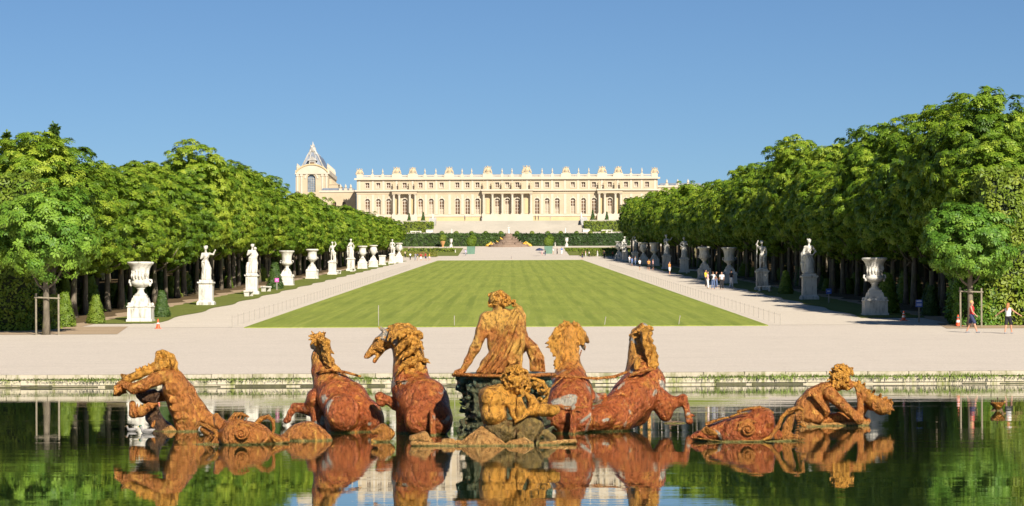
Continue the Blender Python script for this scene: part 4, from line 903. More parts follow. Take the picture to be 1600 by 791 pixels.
M['leaf_young'] = leafmat('young_tree_leaves', (.04, .12, .012), (.105, .23, .022), (.21, .35, .035))
M['leaf_dark'] = leafmat('dark_leaves', (.025, .06, .010), (.055, .11, .015), (.10, .17, .02), .15)
M['leaf_hedge'] = leafmat('hedge_leaves', (.07, .125, .010), (.15, .22, .018), (.26, .30, .035), .15)
M['leaf_yew'] = leafmat('yew_leaves', (.02, .05, .010), (.04, .085, .015), (.075, .13, .02), .1)
M['leaf_yewlit'] = leafmat('sunlit_yew_leaves', (.06, .12, .012), (.12, .20, .015), (.20, .27, .03), .2)  # brighter copy of the yew leaves, sunlight put into the colour
m = NT('bark'); v = m.geo(); c = m.ramp(m.noise(m.mapped(v, (1, 1, .3)), 5, 6, .7), [(.3, (.07, .058, .04)), (.55, (.17, .14, .10)), (.8, (.30, .255, .18))])
c = m.mix(m.step(m.noise(v, .8, 3), .55, .7), c, (.17, .17, .06)); m.set(col=c, rough=.9); m.bump(m.noise(m.mapped(v, (1, 1, .25)), 18, 4), .6, .03); M['bark'] = m.m
def unit(v): return v / (np.linalg.norm(v, axis=-1, keepdims=True) + 1e-9)
def kites(P, N, size, rs, n=5, droop=.16, fold=.10):
    """rosettes of n kite shaped leaves at P with normals N"""
    m_ = len(P); u = unit(np.cross(N, rs.randn(m_, 3))); w = np.cross(N, u); a0 = rs.uniform(0, 6.28, m_); out = []
    for i in range(n):
        a = a0 + i * 6.283 / n + rs.uniform(-.25, .25, m_); L = size * rs.uniform(.7, 1.15, m_)
        d = u * np.cos(a)[:, None] + w * np.sin(a)[:, None]; e = np.cross(N, d); up = N
        b0 = P + d * (L * .08)[:, None]; tip = P + d * L[:, None] - up * (L * droop)[:, None] - np.array([0, 0, 1]) * (L * .08)[:, None]
        mid = P + d * (L * .58)[:, None] - up * (L * droop * .25)[:, None]
        out.append(np.stack([b0, mid + e * (L * .24)[:, None] - up * (L * fold)[:, None], tip, mid - e * (L * .24)[:, None] - up * (L * fold)[:, None]], 1))
    V = np.stack(out, 1).reshape(-1, 3); return V
def leafmesh(name, V, tint, mat):
    Q = np.arange(len(V)).reshape(-1, 4); me = mesh_np(name, V, Q, mat)
    at = me.attributes.new('tint', 'FLOAT', 'FACE'); per = len(me.polygons) // len(tint)
    at.data.foreach_set('value', np.repeat(tint, per).astype(np.float32)[:len(me.polygons)]); return me
def crown(name, seed, rx, ry, z0, z1, nclump, nros, size, mat, boxy=2.6, leaves=5, spiky=0, clr=(.28, .66)):
    rs = np.random.RandomState(seed); C = []
    cz = (z0 + z1) / 2; rz = (z1 - z0) / 2
    while len(C) < nclump:
        d = unit(rs.randn(3)); rr = rs.uniform(.38, 1.06) ** .5
        ex = np.array([rx, ry, rz]); q = np.abs(d) ** boxy; k = (q.sum()) ** (-1 / boxy); p = d * k * rr * (1 + .10 * fnoise(d[None] * 2.2, seed)[0])
        if p[2] < -.7 and rs.rand() < .4: continue
        C.append(p * ex + np.array([0, 0, cz]))
    C = np.array(C); out = unit((C - np.array([0, 0, cz])) / np.array([rx, ry, rz])); P = []; N = []; T = []
    for c, o in zip(C, out):
        r = rs.uniform(*clr); n = int(nros * rs.uniform(.7, 1.3)); d = unit(rs.randn(n, 3) + o * .9 + np.array([0, 0, .5])); t = rs.rand()
        p = c + d * r * np.array([1.05, 1.05, .62]) * rs.uniform(.75, 1.05, (n, 1)); P.append(p); N.append(unit(d * .8 + o * .6 + np.array([0, 0, .35]) + rs.randn(n, 3) * .34))
        T.append(np.clip(t * .6 + .3 + rs.randn(n) * .15 - .15, 0, 1))
    if spiky:
        for _ in range(spiky):
            a = rs.uniform(0, 6.28); rr = rs.uniform(0, .7); b = np.array([rx * rr * math.cos(a), ry * rr * math.sin(a), z1 - .6]); L = rs.uniform(.8, 2.0); n = int(26 * L); t = rs.rand(n)
            P.append(b + np.stack([rs.randn(n) * .10 * (1.2 - t), rs.randn(n) * .10 * (1.2 - t), t * L], 1)); N.append(unit(rs.randn(n, 3) + [0, 0, .5])); T.append(rs.uniform(.2, .9, n))
    # sparse inner leaves so the crown is not hollow, tinted dark as inner shade
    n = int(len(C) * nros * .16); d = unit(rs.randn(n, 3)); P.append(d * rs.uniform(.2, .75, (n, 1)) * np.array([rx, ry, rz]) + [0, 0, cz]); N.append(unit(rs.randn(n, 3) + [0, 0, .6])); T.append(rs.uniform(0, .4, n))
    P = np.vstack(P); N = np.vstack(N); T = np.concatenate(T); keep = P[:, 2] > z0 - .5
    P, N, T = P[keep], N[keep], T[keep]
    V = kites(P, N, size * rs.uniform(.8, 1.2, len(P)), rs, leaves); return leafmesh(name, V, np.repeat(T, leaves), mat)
def trunk(seed, h, r, z0, z1, spread, mat=None, nl=6):
    q = random.Random(seed); mb = MB(); pts = []; x = y = 0
    for i in range(8): t = i / 7; pts.append((x, y, -.3 + (h + .3) * t)); x += q.uniform(-.06, .06); y += q.uniform(-.06, .06)
    mb.tube(pts, [r * (1.35 if i == 0 else 1) * (1 - .75 * i / 7) for i in range(8)], 8)
    for k in range(nl):
        a = k * 2.4 + q.uniform(-.4, .4); zb = z0 + (z1 - z0) * .5 * k / nl; L = spread * q.uniform(.6, .9); b = Vector((0, 0, zb))
        mb.tube([b, b + Vector((L * .35 * math.cos(a), L * .35 * math.sin(a), .5)), b + Vector((L * .7 * math.cos(a + .2), L * .7 * math.sin(a + .2), 1.5)), b + Vector((L * math.cos(a + .1), L * math.sin(a + .1), 2.7))], [r * .42, r * .32, r * .2, r * .07], 6)
    return mb.mesh('trunk', mat or M['bark'], True)
TK = [trunk(i, 10.5, .22 + .03 * i, 3.2, 8, 3.0) for i in range(3)]
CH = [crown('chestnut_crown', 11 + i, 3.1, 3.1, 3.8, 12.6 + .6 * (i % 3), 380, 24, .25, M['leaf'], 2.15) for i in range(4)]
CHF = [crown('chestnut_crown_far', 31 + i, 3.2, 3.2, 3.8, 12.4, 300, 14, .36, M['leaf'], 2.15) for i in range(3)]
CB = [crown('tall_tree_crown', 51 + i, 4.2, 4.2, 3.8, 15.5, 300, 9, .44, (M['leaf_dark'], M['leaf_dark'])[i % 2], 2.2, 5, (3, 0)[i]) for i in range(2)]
q = random.Random(5)
MARKS = {-1: [], 1: []}
for o_ in list(COL.objects):
    if o_.type == 'EMPTY' and o_.get('category') in ('urn', 'statue', 'pedestal') and 150 < o_.location.y < 600:
        MARKS[-1 if o_.location.x < 0 else 1].append([o_.location.y, ' '.join(o_['label'].replace(',', '').split()[:9]), False])
def tree(x, y, h, s, me, tk, label, group, name='chestnut_tree', far=False):
    r = empty(name, (x, y, zg(y)), label, 'tree', group, q.uniform(0, 6.28), (s, s, h))
    obj('trunk', tk, r); obj('crown', me, r); return r
def hfac(y, f=.22): return 1.0 - f * max(0, min(1, (y - 240) / 400))
def rowy(y0, y1, a, b):
    y = y0; out = []
    while y < y1: out.append(y); y += a + (b - a) * (y - y0) / (y1 - y0) + q.uniform(-.5, .5)
    return out
for side, X, grp in ((-1, -30.2, 'clipped chestnut trees of the front row on the left'), (1, 30.4, 'clipped chestnut trees of the front row on the right')):
    ys = rowy(162 if side < 0 else 160, 655, 6.6, 7.8); sd = 'left' if side < 0 else 'right'
    for i, y in enumerate(ys):
        lab = 'leafy chestnut tree standing nearest in the front row on the %s' % sd if i == 0 else 'leafy chestnut tree second nearest in the front row on the %s' % sd if i == 1 else 'full round topped chestnut tree within the front row on the %s' % sd
        for lb in MARKS.get(side, []):
            if abs(lb[0] - y) < 3.6 and i > 1 and not lb[2]: lab = 'chestnut tree rising right behind the ' + lb[1]; lb[2] = True; break
        hh = hfac(y, .29 if side < 0 else .05) * (.94 if y < 240 else 1) * (.97 if side < 0 else 1.10) * q.uniform(.80, 1.12)
        if side < 0 and i == 0: hh *= .95
        far = y > 330; me = (CHF if far else CH)[q.randrange(3)]
        tree(X + q.uniform(-.3, .3), y, hh, q.uniform(.95, 1.08), me, TK[i % 3], lab, grp)
for side in (-1, 1):
    sd = 'left' if side < 0 else 'right'
    for k, X in enumerate((35.5, 41.0)):
        for y in rowy(164 + 3 * k, 640, 7.5, 11):
            hh = hfac(y, .29 if side < 0 else .05) * (.94 if y < 240 else 1) * (.95 if side < 0 else 1.10) * q.uniform(.80, 1.12)
            tree(side * (X + q.uniform(-.5, .5)), y, hh, q.uniform(1.0, 1.1), CHF[q.randrange(3)], TK[q.randrange(3)], 'shaded chestnut tree in the rows behind the front row on the %s' % sd, 'chestnut trees behind the front row on the %s' % sd)
    for y in rowy(168, 640, 15, 24):
        hh = hfac(y) * (.82 if side < 0 else 1.04) * q.uniform(.8, 1.12)
        tree(side * (48 + q.uniform(-1, 2)), y, hh, q.uniform(1.0, 1.25), CB[q.randrange(2)], TK[0], 'taller darker tree rising behind the chestnut rows on the %s' % sd, 'tall trees behind the chestnuts on the %s' % sd, 'tall_tree')
# taller individuals that break the skyline
for px, d, top, s_, k, lab, nm in ((62, 178, 190, .75, 0, 'tall thin tipped tree rising above the far left hedge', 'tall_tree'), (10, 176, 205, 1.0, 0, 'dark tree at the far left edge above the hedge', 'tall_tree'),
        (283, 262, 233, .8, 0, 'dark tree top rising over the left row near its middle', 'tall_tree'), (385, 335, 274, .7, 0, 'small dark tree top above the left row left of the chapel', 'tall_tree'),
        (1592, 178, 124, 1.15, 1, 'tallest dark tree at the far right edge with open upper branches', 'tall_tree'), (1525, 190, 168, .9, 1, 'tall dark tree left of the tallest tree at the right edge', 'tall_tree'),
        (1345, 250, 178, .9, 1, 'leafy tree crown showing above the right row', 'tall_tree'), (1470, 205, 168, .9, 1, 'bright tall tree above the right hedge corner', 'tall_tree')):
    p = G(px, d); zt = W(px, top, d).z; tree(p.x, d, (zt - p.z) / 16.8, s_, CB[k], TK[1], lab, None, nm)
# young staked trees
CY = [crown('young_crown_a', 71, 2.9, 2.9, 3.3, 8.3, 230, 17, .27, M['leaf_young'], 2.2), crown('young_crown_b', 72, 2.6, 2.8, 3.1, 7.6, 230, 17, .27, M['leaf_young'], 2.2)]
M['stake'] = simple('grey_stake_wood', (.25, .215, .155), .85, .3, 5)
def young(px, d, me, label, s, stakes):
    p = G(px, d); r = empty('young_tree', p, label, 'tree', 'young trees held by stakes', 0, s)
    mb = MB(); mb.tube([(0, 0, -.2), (.02, 0, 1), (0, 0, 3), (.05, 0, 4.6), (0, .1, 6.8)], [.26, .19, .16, .12, .04], 8)
    for a, zb in ((2.9, 2.5), (.2, 2.6), (4.4, 3.0), (1.5, 3.3), (3.6, 3.8), (5.4, 4.0)):
        b = Vector((0, 0, zb)); L = 2.0; mb.tube([b, b + Vector((.45 * math.cos(a), .45 * math.sin(a), .35)), b + Vector((.9 * math.cos(a), .9 * math.sin(a), 1.1)), b + Vector((L * .7 * math.cos(a), L * .7 * math.sin(a), 2.2))], [.09, .075, .06, .03], 6)
    mb.build('trunk', M['bark'], r, True); obj('crown', me, r)
    f = empty('tree_stakes', p, label.replace('young tree', 'wooden stake frame').split(' with ')[0] + ' around its trunk', 'tree stakes', 'stake frames round the young trees')
    for i, (x, y, h) in enumerate(stakes): mb = MB(); mb.tube([(x, y, -.2), (x, y, h)], .055, 7); mb.build('stake', M['stake'], f)
    mb = MB(); x0, x1 = stakes[0][0], stakes[1][0]; mb.tube([(x0 - .1, -.3, stakes[0][2] - .22), (x1 + .1, -.3, stakes[1][2] - .24)], .045, 6); mb.build('crossbar', M['stake'], f)
young(72, 145.5, CY[0], 'young tree at the far left with a pale trunk', 1.0, ((-.52, -.25, 2.35), (.76, -.25, 2.3)))
young(1516, 151, CY[1], 'young tree at the far right with a pale trunk', .95, ((-.62, -.25, 2.35), (.62, -.25, 2.3)))
# ---- hedges: a core, leafy skin
def hedge(x0, x1, y0, y1, h, label, nper=26, size=.26, mat='leaf_hedge', z=None, name='hedge', group=None, cone=0, wob=.25, cat='hedge', tex=True):
    base = zg(y0) if z is None else z; r = empty(name, ((x0 + x1) / 2, (y0 + y1) / 2, base), label, cat, group)
    X, Y = (x1 - x0) / 2, (y1 - y0) / 2; rs = np.random.RandomState(int(abs(x0 * 31 + y0 * 7)) % 9999)
    i_ = .25 if min(X, Y) > .5 else .08
    mb = MB(); mb.box(-X + i_, X - i_, -Y + i_, Y - i_, -.3 if z is None else -.2, h - i_); mb.build('branches', M['leaf_core'], r)
    P = []; N = []
    for ax, sg, A, ua, va in ((1, -1, 2 * X * h, X, h), (0, -1, 2 * Y * h, Y, h), (0, 1, 2 * Y * h, Y, h), (2, 1, 4 * X * Y, X, Y)):
        n = int(A * nper); u = rs.uniform(-1, 1, n); v = rs.uniform(0, 1, n) if ax != 2 else rs.uniform(-1, 1, n)
        dz = rs.uniform(-.12, .05, n)
        if ax == 1: p = np.stack([u * X, np.full(n, sg * Y) + sg * dz, v * h], 1)
        elif ax == 0: p = np.stack([np.full(n, sg * X) + sg * dz, u * Y, v * h], 1)
        else: p = np.stack([u * X, v * Y, np.full(n, h) + dz], 1)
        nn = np.zeros((n, 3)); nn[:, ax] = sg; w = wob * fnoise(p * .9, 3)
        P.append(p + nn * w[:, None]); N.append(unit(nn * .7 + [0, 0, .35] + rs.randn(n, 3) * .45))
    P = np.vstack(P); N = np.vstack(N); V = kites(P, N, size * rs.uniform(.7, 1.2, len(P)), rs, 4)
    T = np.clip(.5 + .28 * fnoise(P * 1.4, 9) + rs.randn(len(P)) * .12, 0, 1); obj('foliage', leafmesh('hedge_foliage', V, np.repeat(T, 4), M[mat]), r); return r
M['leaf_core'] = simple('dark_twigs', (.018, .03, .008), .9, .4, 3, .3, world=True)
hedge(-52, -28.6, 151.5, 155, 9.2, 'tall clipped hedge wall at the far left edge behind the young tree', 20, .34)
hedge(-34.0, -27.6, 153.2, 156, 1.9, 'low leafy hedge at the foot of the far left hedge wall', 40, .22, 'leaf_hedge')
hedge(28.4, 52, 153.5, 157, 9.3, 'tall clipped hedge wall at the far right edge', 20, .34)
hedge(26.6, 29.6, 153.6, 156.5, 4.3, 'bright leafy shrub mass behind the right young tree', 34, .26, 'leaf_young')
for sgn, sd in ((-1, 'left'), (1, 'right')):  # dark hedge wall added to keep the depth behind the trunks dark
    x = 54 * sgn; r = empty('hedge', (x, 400, zg(400)), 'dark backdrop hedge added to fill the darkness behind the tree trunks on the %s' % sd, 'hedge')
    V = []; Q = []; ys = list(range(160, 700, 15))
    for y in ys:
        for (dx, dz) in ((-sgn * 1.5, -.5), (-sgn * 1.4, 8.5), (sgn * 1.5, 8.5), (sgn * 1.5, -.5)): V.append((dx + random.uniform(-.3, .3), y - 400, zg(y) - zg(400) + dz + random.uniform(-.4, .4)))
    for j in range(len(ys) - 1):
        for i in range(3): Q.append((4 * j + i, 4 * j + i + 1, 4 * j + 5 + i, 4 * j + 4 + i))
    obj('foliage', mesh_np('dark_backdrop_hedge', V, np.array(Q), M['leaf_core']), r)
# ---- small conical shrubs among the trunks
def cone_mesh(seed, r, h, n, size, mat, top=.15):
    rs = np.random.RandomState(seed); z = rs.uniform(0, 1, n) ** 1.2; a = rs.uniform(0, 6.28, n); rr = r * ((1 - z) * (1 - top) + top) * (1 + .06 * rs.randn(n)); rr *= np.minimum(1, .7 + z * 3)
    P = np.stack([rr * np.cos(a), rr * np.sin(a), z * h], 1); N = unit(np.stack([np.cos(a), np.sin(a), np.full(n, .4)], 1) + rs.randn(n, 3) * .3)
    P2 = P * [.6, .6, .95]; P = np.vstack([P, P2[:n // 3]]); N = np.vstack([N, N[:n // 3]])
    V = kites(P, N, size * rs.uniform(.7, 1.2, len(P)), rs, 4); return leafmesh('cone_foliage', V, np.repeat(np.clip(.5 + .2 * rs.randn(len(P)), 0, 1), 4), mat)
SH = [cone_mesh(1, .75, 2.1, 700, .17, M['leaf_yewlit'], .3), cone_mesh(2, .7, 2.0, 700, .17, M['leaf_yew'], .3), cone_mesh(3, .8, 1.6, 600, .17, M['leaf_hedge'], .5)]
def shrub(x, y, k, s, label, group='small shrubs between the tree trunks'):
    r = empty('conical_shrub', (x, y, zg(y)), label, 'shrub', group, q.uniform(0, 6), s); obj('foliage', SH[k], r); mb = MB(); mb.tube([(0, 0, -.2), (0, 0, 1.2 )], [.07, .02], 5); mb.build('stem', M['bark'], r)
for px, d, k, s_, lab in ((101, 158, 0, 1.0, 'bright conical shrub behind the left young tree'), (150, 164, 0, .85, 'bright shrub between trunks left of the nearest left urn'), (253, 176, 1, .9, 'small pointed shrub just right of the nearest left urn'),
        (430, 268, 1, 1.35, 'dark pointed shrub beside the pink sign'), (1386, 178, 0, 1.3, 'bright tall shrub just right of the nearest right urn'), (1455, 172, 1, 1.0, 'dark shrub behind the right hand blue sign'), (1228, 236, 0, 1.0, 'bright shrub between the two nearest statues on the right')):
    p = G(px, d); shrub(p.x, d, k, s_, lab)
for sgn, sd in ((-1, 'left'), (1, 'right')):
    for y in rowy(170, 470, 4.5, 9): shrub(sgn * (32.5 + q.uniform(-2.2, 2.2)), y, q.randrange(3), q.uniform(.6, 1.35), 'small shrub in the shade between tree trunks on the %s' % sd, 'shaded shrubs under the trees on the %s' % sd)
# ---------------------------------------------------------------- palace
D0 = 900.0; KX = D0 / F
def pz(py): return EYE - (py - HZ) / F * D0
CX = (793.5 - 800) * KX
def px2x(px): return (px - 793.5) * KX
TZ = 34.5   # terrace level hidden behind the stairs
pal = empty('palace', (CX, D0, TZ), 'long cream stone palace with arched windows, columns and a roofline of trophies', 'palace')
def L(z): return z - TZ
def wall_open(mb, x0, x1, z0, z1, ops, y0, y1):
    xs = sorted(set([x0, x1] + [o[0] for o in ops] + [o[1] for o in ops])); xs = [x for x in xs if x0 <= x <= x1]
    for a, b in zip(xs, xs[1:]):
        c = (a + b) / 2; cut = sorted([(o[2], o[3], o[4]) for o in ops if o[0] < c < o[1]]); z = z0
        for (za, zb, arch) in cut:
            if za > z + 1e-6: mb.box(a, b, y0, y1, z, za)
            if arch:
                r = (b - a) / 2; n = 8; zs = zb - r
                for s_ in (-1, 1):
                    pts = [(c + s_ * r, zs)] + [(c + s_ * r * math.cos(math.pi / 2 * i / n), zs + r * math.sin(math.pi / 2 * i / n)) for i in range(1, n + 1)] + [(c + s_ * r, zb)]
                    if s_ < 0: pts = pts[::-1]
                    mb.prism(pts, y0, y1)
            z = zb
        if z < z1 - 1e-6: mb.box(a, b, y0, y1, z, z1)
WPX = [575, 592, 608, 633.2, 658, 674.5, 691, 715.6, 731.3, 747, 777.8, 793.5, 809.2, 840, 855.7, 871.4, 896, 912.5, 929, 953.8, 979, 995, 1012]
GZ = L(pz(338.5)); BZ = L(pz(335.5)); AZ0, AZ1 = L(pz(334.8)), L(pz(309.8)); EZ = L(pz(303)); CZ = L(pz(297.5)); TZ0, TZ1 = L(pz(293.2)), L(pz(285)); RZ = L(pz(279)); BAL = L(pz(273))
hw = 3.7 * KX; aw = 3.1 * KX
wl = MB(); ops = []
for p in WPX: x = px2x(p); ops += [(x - hw, x + hw, AZ0, AZ1, True), (x - aw, x + aw, TZ0, TZ1, False)]
for p in WPX: x = px2x(p); ops.append((x - .8, x + .8, .9, GZ - 1.7, True))
XE = px2x(1028.5)
wall_open(wl, -XE, XE, -4.0, RZ, ops, 0, .9); wl.build('facade_wall', M['palace'], pal)
bk = MB(); bk.box(-XE + .02, XE - .02, 1.6, 22, -4.0, RZ - .02); bk.build('building_core', M['palace'], pal)
# courses and cornices, each proud of the wall
def band(name, z0, z1, out, mat, x0=-XE, x1=XE, yb=0):
    b = MB(); b.box(x0 - out, x1 + out, yb - out, yb + .02 if yb else .0, z0, z1); b.build(name, mat, pal)
band('base_course', GZ, BZ + .05, .45, M['palace_light']); band('ground_storey', -4.0, GZ - .01, .25, M['palace_gold'])
# ground floor with rusticated openings would be hidden; only its top shows
band('main_cornice', CZ - .25, CZ + .25, .75, M['palace_light']); band('entablature', EZ + .1, CZ - .26, .12, M['palace'])
band('attic_cornice', RZ - .35, RZ + .25, .85, M['palace_light']); band('balustrade_base', RZ + .26, RZ + .62, .1, M['palace_light']); band('balustrade_rail', BAL - .3, BAL, .1, M['palace_light'])
b = MB(); n = int(2 * XE / .42)
for i in range(n): x = -XE + .2 + i * .42; b.box(x - .09, x + .09, -.06, .12, RZ + .62, BAL - .3)
o = b.build('balusters', M['palace_light'], pal); o['kind'] = 'stuff'
b = MB(); b.prism([(-XE + 2, RZ + .1), (XE - 2, RZ + .1), (XE - 5, BAL + .35), (-XE + 5, BAL + .35)], 3.5, 20); b.build('roof', M['slate'], pal)
# windows
M['blind'] = simple('linen_blind', (.40, .33, .24), .9, .2, .6, 0, world=True)
def window(arch):
    w, h = (hw * 2, AZ1 - AZ0) if arch else (aw * 2, TZ1 - TZ0); f = MB(); t = .11; r = w / 2
    top = h - r if arch else h
    f.box(-r, -r + t, 0, .14, 0, top); f.box(r - t, r, 0, .14, 0, top); f.box(-.07, .07, .0, .14, t, top); f.box(-r + t, r - t, .01, .13, 0, t)
    nz = 4 if arch else 2
    for i in range(1, nz): z = top * i / nz; f.box(-r + t, r - t, .03, .11, z - .05, z + .05)
    f.box(-r + t, r - t, .01, .13, top - .13, top + .05)
    if arch:
        pr = MB(); n = 8; pts = [(r * math.cos(math.pi * i / n), top + r * math.sin(math.pi * i / n)) for i in range(n + 1)] + [((r - .14) * math.cos(math.pi * i / n), top + (r - .14) * math.sin(math.pi * i / n)) for i in range(n, -1, -1)]
        f.prism(pts, 0, .14)
        for a in (.8, 1.57, 2.34): f.tube([(0, .07, top), ((r - .1) * math.cos(a), .07, top + (r - .1) * math.sin(a))], .05, 4)
    fm = f.mesh('window_frame', M['window']); p = MB()
    if arch: p.prism([(-r, 0), (r, 0)] + [(r * math.cos(math.pi * i / 8), top + r * math.sin(math.pi * i / 8)) for i in range(9)], .16, .2)
    else: p.box(-r, r, .16, .2, 0, h)
    pm = p.mesh('window_pane', M['glass'])
    s_ = None
    if arch:
        u = MB(); n = 10; pts = [((r + .36) * math.cos(math.pi * i / n), top + (r + .36) * math.sin(math.pi * i / n)) for i in range(n + 1)] + [((r + .03) * math.cos(math.pi * i / n), top + (r + .03) * math.sin(math.pi * i / n)) for i in range(n, -1, -1)]
        u.prism(pts, -.66, -.56); u.box(-.22, .22, -.80, -.67, h - .1, h + .75); u.box(-r - .3, r + .3, -.80, -.56, -.28, -.05); s_ = u
    else:
        u = MB(); u.box(-r - .22, -r - .02, -.66, -.56, -.2, h + .2); u.box(r + .02, r + .22, -.66, -.56, -.2, h + .2); u.box(-r - .01, r + .01, -.66, -.56, h + .02, h + .2); u.box(-r - .01, r + .01, -.7, -.56, -.2, -.02); s_ = u
    return fm, pm, s_.mesh('surround', M['palace_light'])
for arch, z in ((True, AZ0), (False, TZ0)):
    fm, pm, sm = window(arch)
    bms = []
    for t_ in (.42, .6, .72):
        bb = MB(); ww = (hw if arch else aw) - .12; hh_ = (AZ1 - AZ0) if arch else (TZ1 - TZ0); bb.box(-ww, ww, .145, .155, .12, hh_ * t_ * .85); bms.append(bb.mesh('window_blind', M['blind']))
    for ip, p in enumerate(WPX):
        w = obj('window', fm, pal, (px2x(p), .55, z)); obj('pane', pm, w); obj('surround', sm, w, (0, 0, 0))
        if (ip * 7 + (3 if arch else 0)) % 5 in ((0, 1, 3) if arch else (2,)): obj('blind', bms[ip % 3], w)
# blind panels, keystones and pilaster strips between windows
pl = MB(); pl.box(-.45, .45, -.12, -.003, AZ0, EZ - .1); plm = pl.mesh('pilaster', M['palace_light'])
mids = [(a + b) / 2 for a, b in zip(WPX, WPX[1:])]
at = MB(); at.box(-.35, .35, -.12, -.003, CZ + .3, RZ - .4); atm = at.mesh('attic_pilaster', M['palace_light'])
for mx in mids + [562.5, 1024.5]:
    if not any(abs(mx - c) < 12 for c in (620, 646, 763.5, 823.5, 941, 967)): obj('pilaster', plm, pal, (px2x(mx), 0, 0))
    obj('attic_pilaster', atm, pal, (px2x(mx), 0, 0))
# three projecting porticoes with free standing columns, each carrying statues
ch_ = EZ - BZ - .1; cm = MB(); cm.box(-.55, .55, -.55, .55, 0, .3); cm.lathe([(.48, .3), (.5, .45), (.42, .55), (.43, ch_ * .4), (.37, ch_ - .55), (.42, ch_ - .5), (.40, ch_ - .4), (.52, ch_ - .15)], 12); cm.box(-.55, .55, -.55, .55, ch_ - .15, ch_)
cmm = cm.mesh('column', M['palace_light'])
AS = [figure_mesh(60 + i, True, *q_, h=.11, mat=M['trophy']) for i, q_ in enumerate((('chest', 'down'), ('out', 'hip')))]
for cols in ((616.4, 624.8, 641.4, 650.0), (756.6, 770.4, 785.8, 801.3, 816.8, 830.4), (937, 945.6, 962.2, 970.6)):
    x0, x1 = px2x(cols[0]), px2x(cols[-1])
    b = MB(); b.box(x0 - .7, x1 + .7, -2.2, -.46, GZ - 3, BZ); b.build('portico_base', M['palace_light'], pal)
    b = MB(); b.box(x0 - .6, x1 + .6, -2.1, -.126, EZ, CZ - .3); b.build('portico_entablature', M['palace'], pal)
    b = MB(); b.box(x0 - .9, x1 + .9, -2.5, -.76, CZ - .29, CZ + .28); b.build('portico_cornice', M['palace_light'], pal)
    for c in cols:
        obj('column', cmm, pal, (px2x(c), -1.5, BZ + .01))
        if 0 < len(cols): obj('attic_statue', AS[int(c) % 2], pal, (px2x(c), -1.5, CZ + .28), 0, 1.15)
# niches between outer columns
nm_ = MB(); nm_.box(-.55, .55, -.10, -.003, AZ0 + .3, AZ1 - .2); nmm = nm_.mesh('niche_panel', M['palace_gold'])
for c in (620.6, 645.7, 763.5, 823.6, 941.3, 966.4): obj('niche_panel', nmm, pal, (px2x(c), 0, 0))
# trophies and statuettes on the roofline
def trophy(seed, w, h):
    q_ = random.Random(seed); b = Blob(); b.ball((0, 0, h * .42), (w * .30, .5, h * .42), .1); b.ball((0, -.2, h * .9), (.32, .32, .42), .08); b.ball((0, -.42, h * .45), (.5, .2, .62), .05)
    for s_ in (-1, 1):
        b.chain([((s_ * w * .20, -.1, h * .75), .24), ((s_ * w * .40, -.1, h * .45), .30), ((s_ * w * .50, -.2, h * .12), .26)], .12); b.ball((s_ * w * .27, -.15, h * .92), .2, .04)
        for i in range(6): b.cone((s_ * w * q_.uniform(.1, .35), q_.uniform(-.3, .3), h * q_.uniform(.2, .6)), .13, (s_ * w * q_.uniform(.2, .52), q_.uniform(-.3, .3), h * q_.uniform(.6, 1.12)), .07, .04)
    b.ball((0, 0, .1), (w * .52, .45, .35), .1)
    return b.mesh('trophy', M['trophy'], .10, None, .03, 3)
TR = [trophy(1, 3.0, 2.6), trophy(2, 2.6, 2.5)]; tb = MB(); tb.box(-1.9, 1.9, -.35, .55, RZ + .26, BAL + .45, .25, .05); tbm = tb.mesh('trophy_base', M['palace_light'])
for i, p in enumerate((621, 646, 703, 763, 824, 885.5, 942, 967)): obj('trophy_base', tbm, pal, (px2x(p), 0, 0)); obj('trophy', TR[i % 2], pal, (px2x(p), .1, BAL + .4), 0, 1.05 if i in (3, 4) else .92)
for s_ in (-1, 1): obj('trophy', TR[0], pal, (s_ * (XE - 1.0), .3, BAL + .1), 0, .85); b = MB(); b.box(-1.1, 1.1, -.3, .6, RZ + .26, BAL + .2); b.build('corner_block', M['palace_light'], pal, loc=(s_ * (XE - 1.1), 0, 0))
fb = MB(); fb.box(-.55, .55, -.25, .45, RZ + .26, BAL + .35, .1, .05); fb.lathe([(.2, 0), (.3, .25), (.14, .4), (.3, .8), (.26, 1.2), (.12, 1.4), (.2, 1.6), (.02, 1.95)], 8, (0, .1, BAL + .34)); fbm = fb.mesh('finial', M['palace_light'])
for p in (583, 599, 665, 682, 723, 738, 785.5, 801, 848, 864, 905, 921, 987, 1004): obj('finial', fbm, pal, (px2x(p), 0, 0))
lp = MB(); lp.ball((0, 0, 0), .28, 8); lp.box(-.04, .04, -.02, .5, .1, .2)
for (p, py) in ((754, 339.5), (754, 301.5), (832, 300)): obj('wall_lamp', lp.mesh('wall_lamp', simple('dark_metal', (.05, .045, .04), .5, .1, 3, 0)), pal, (px2x(p), -.6 if py > 310 else -.9, L(pz(py))))
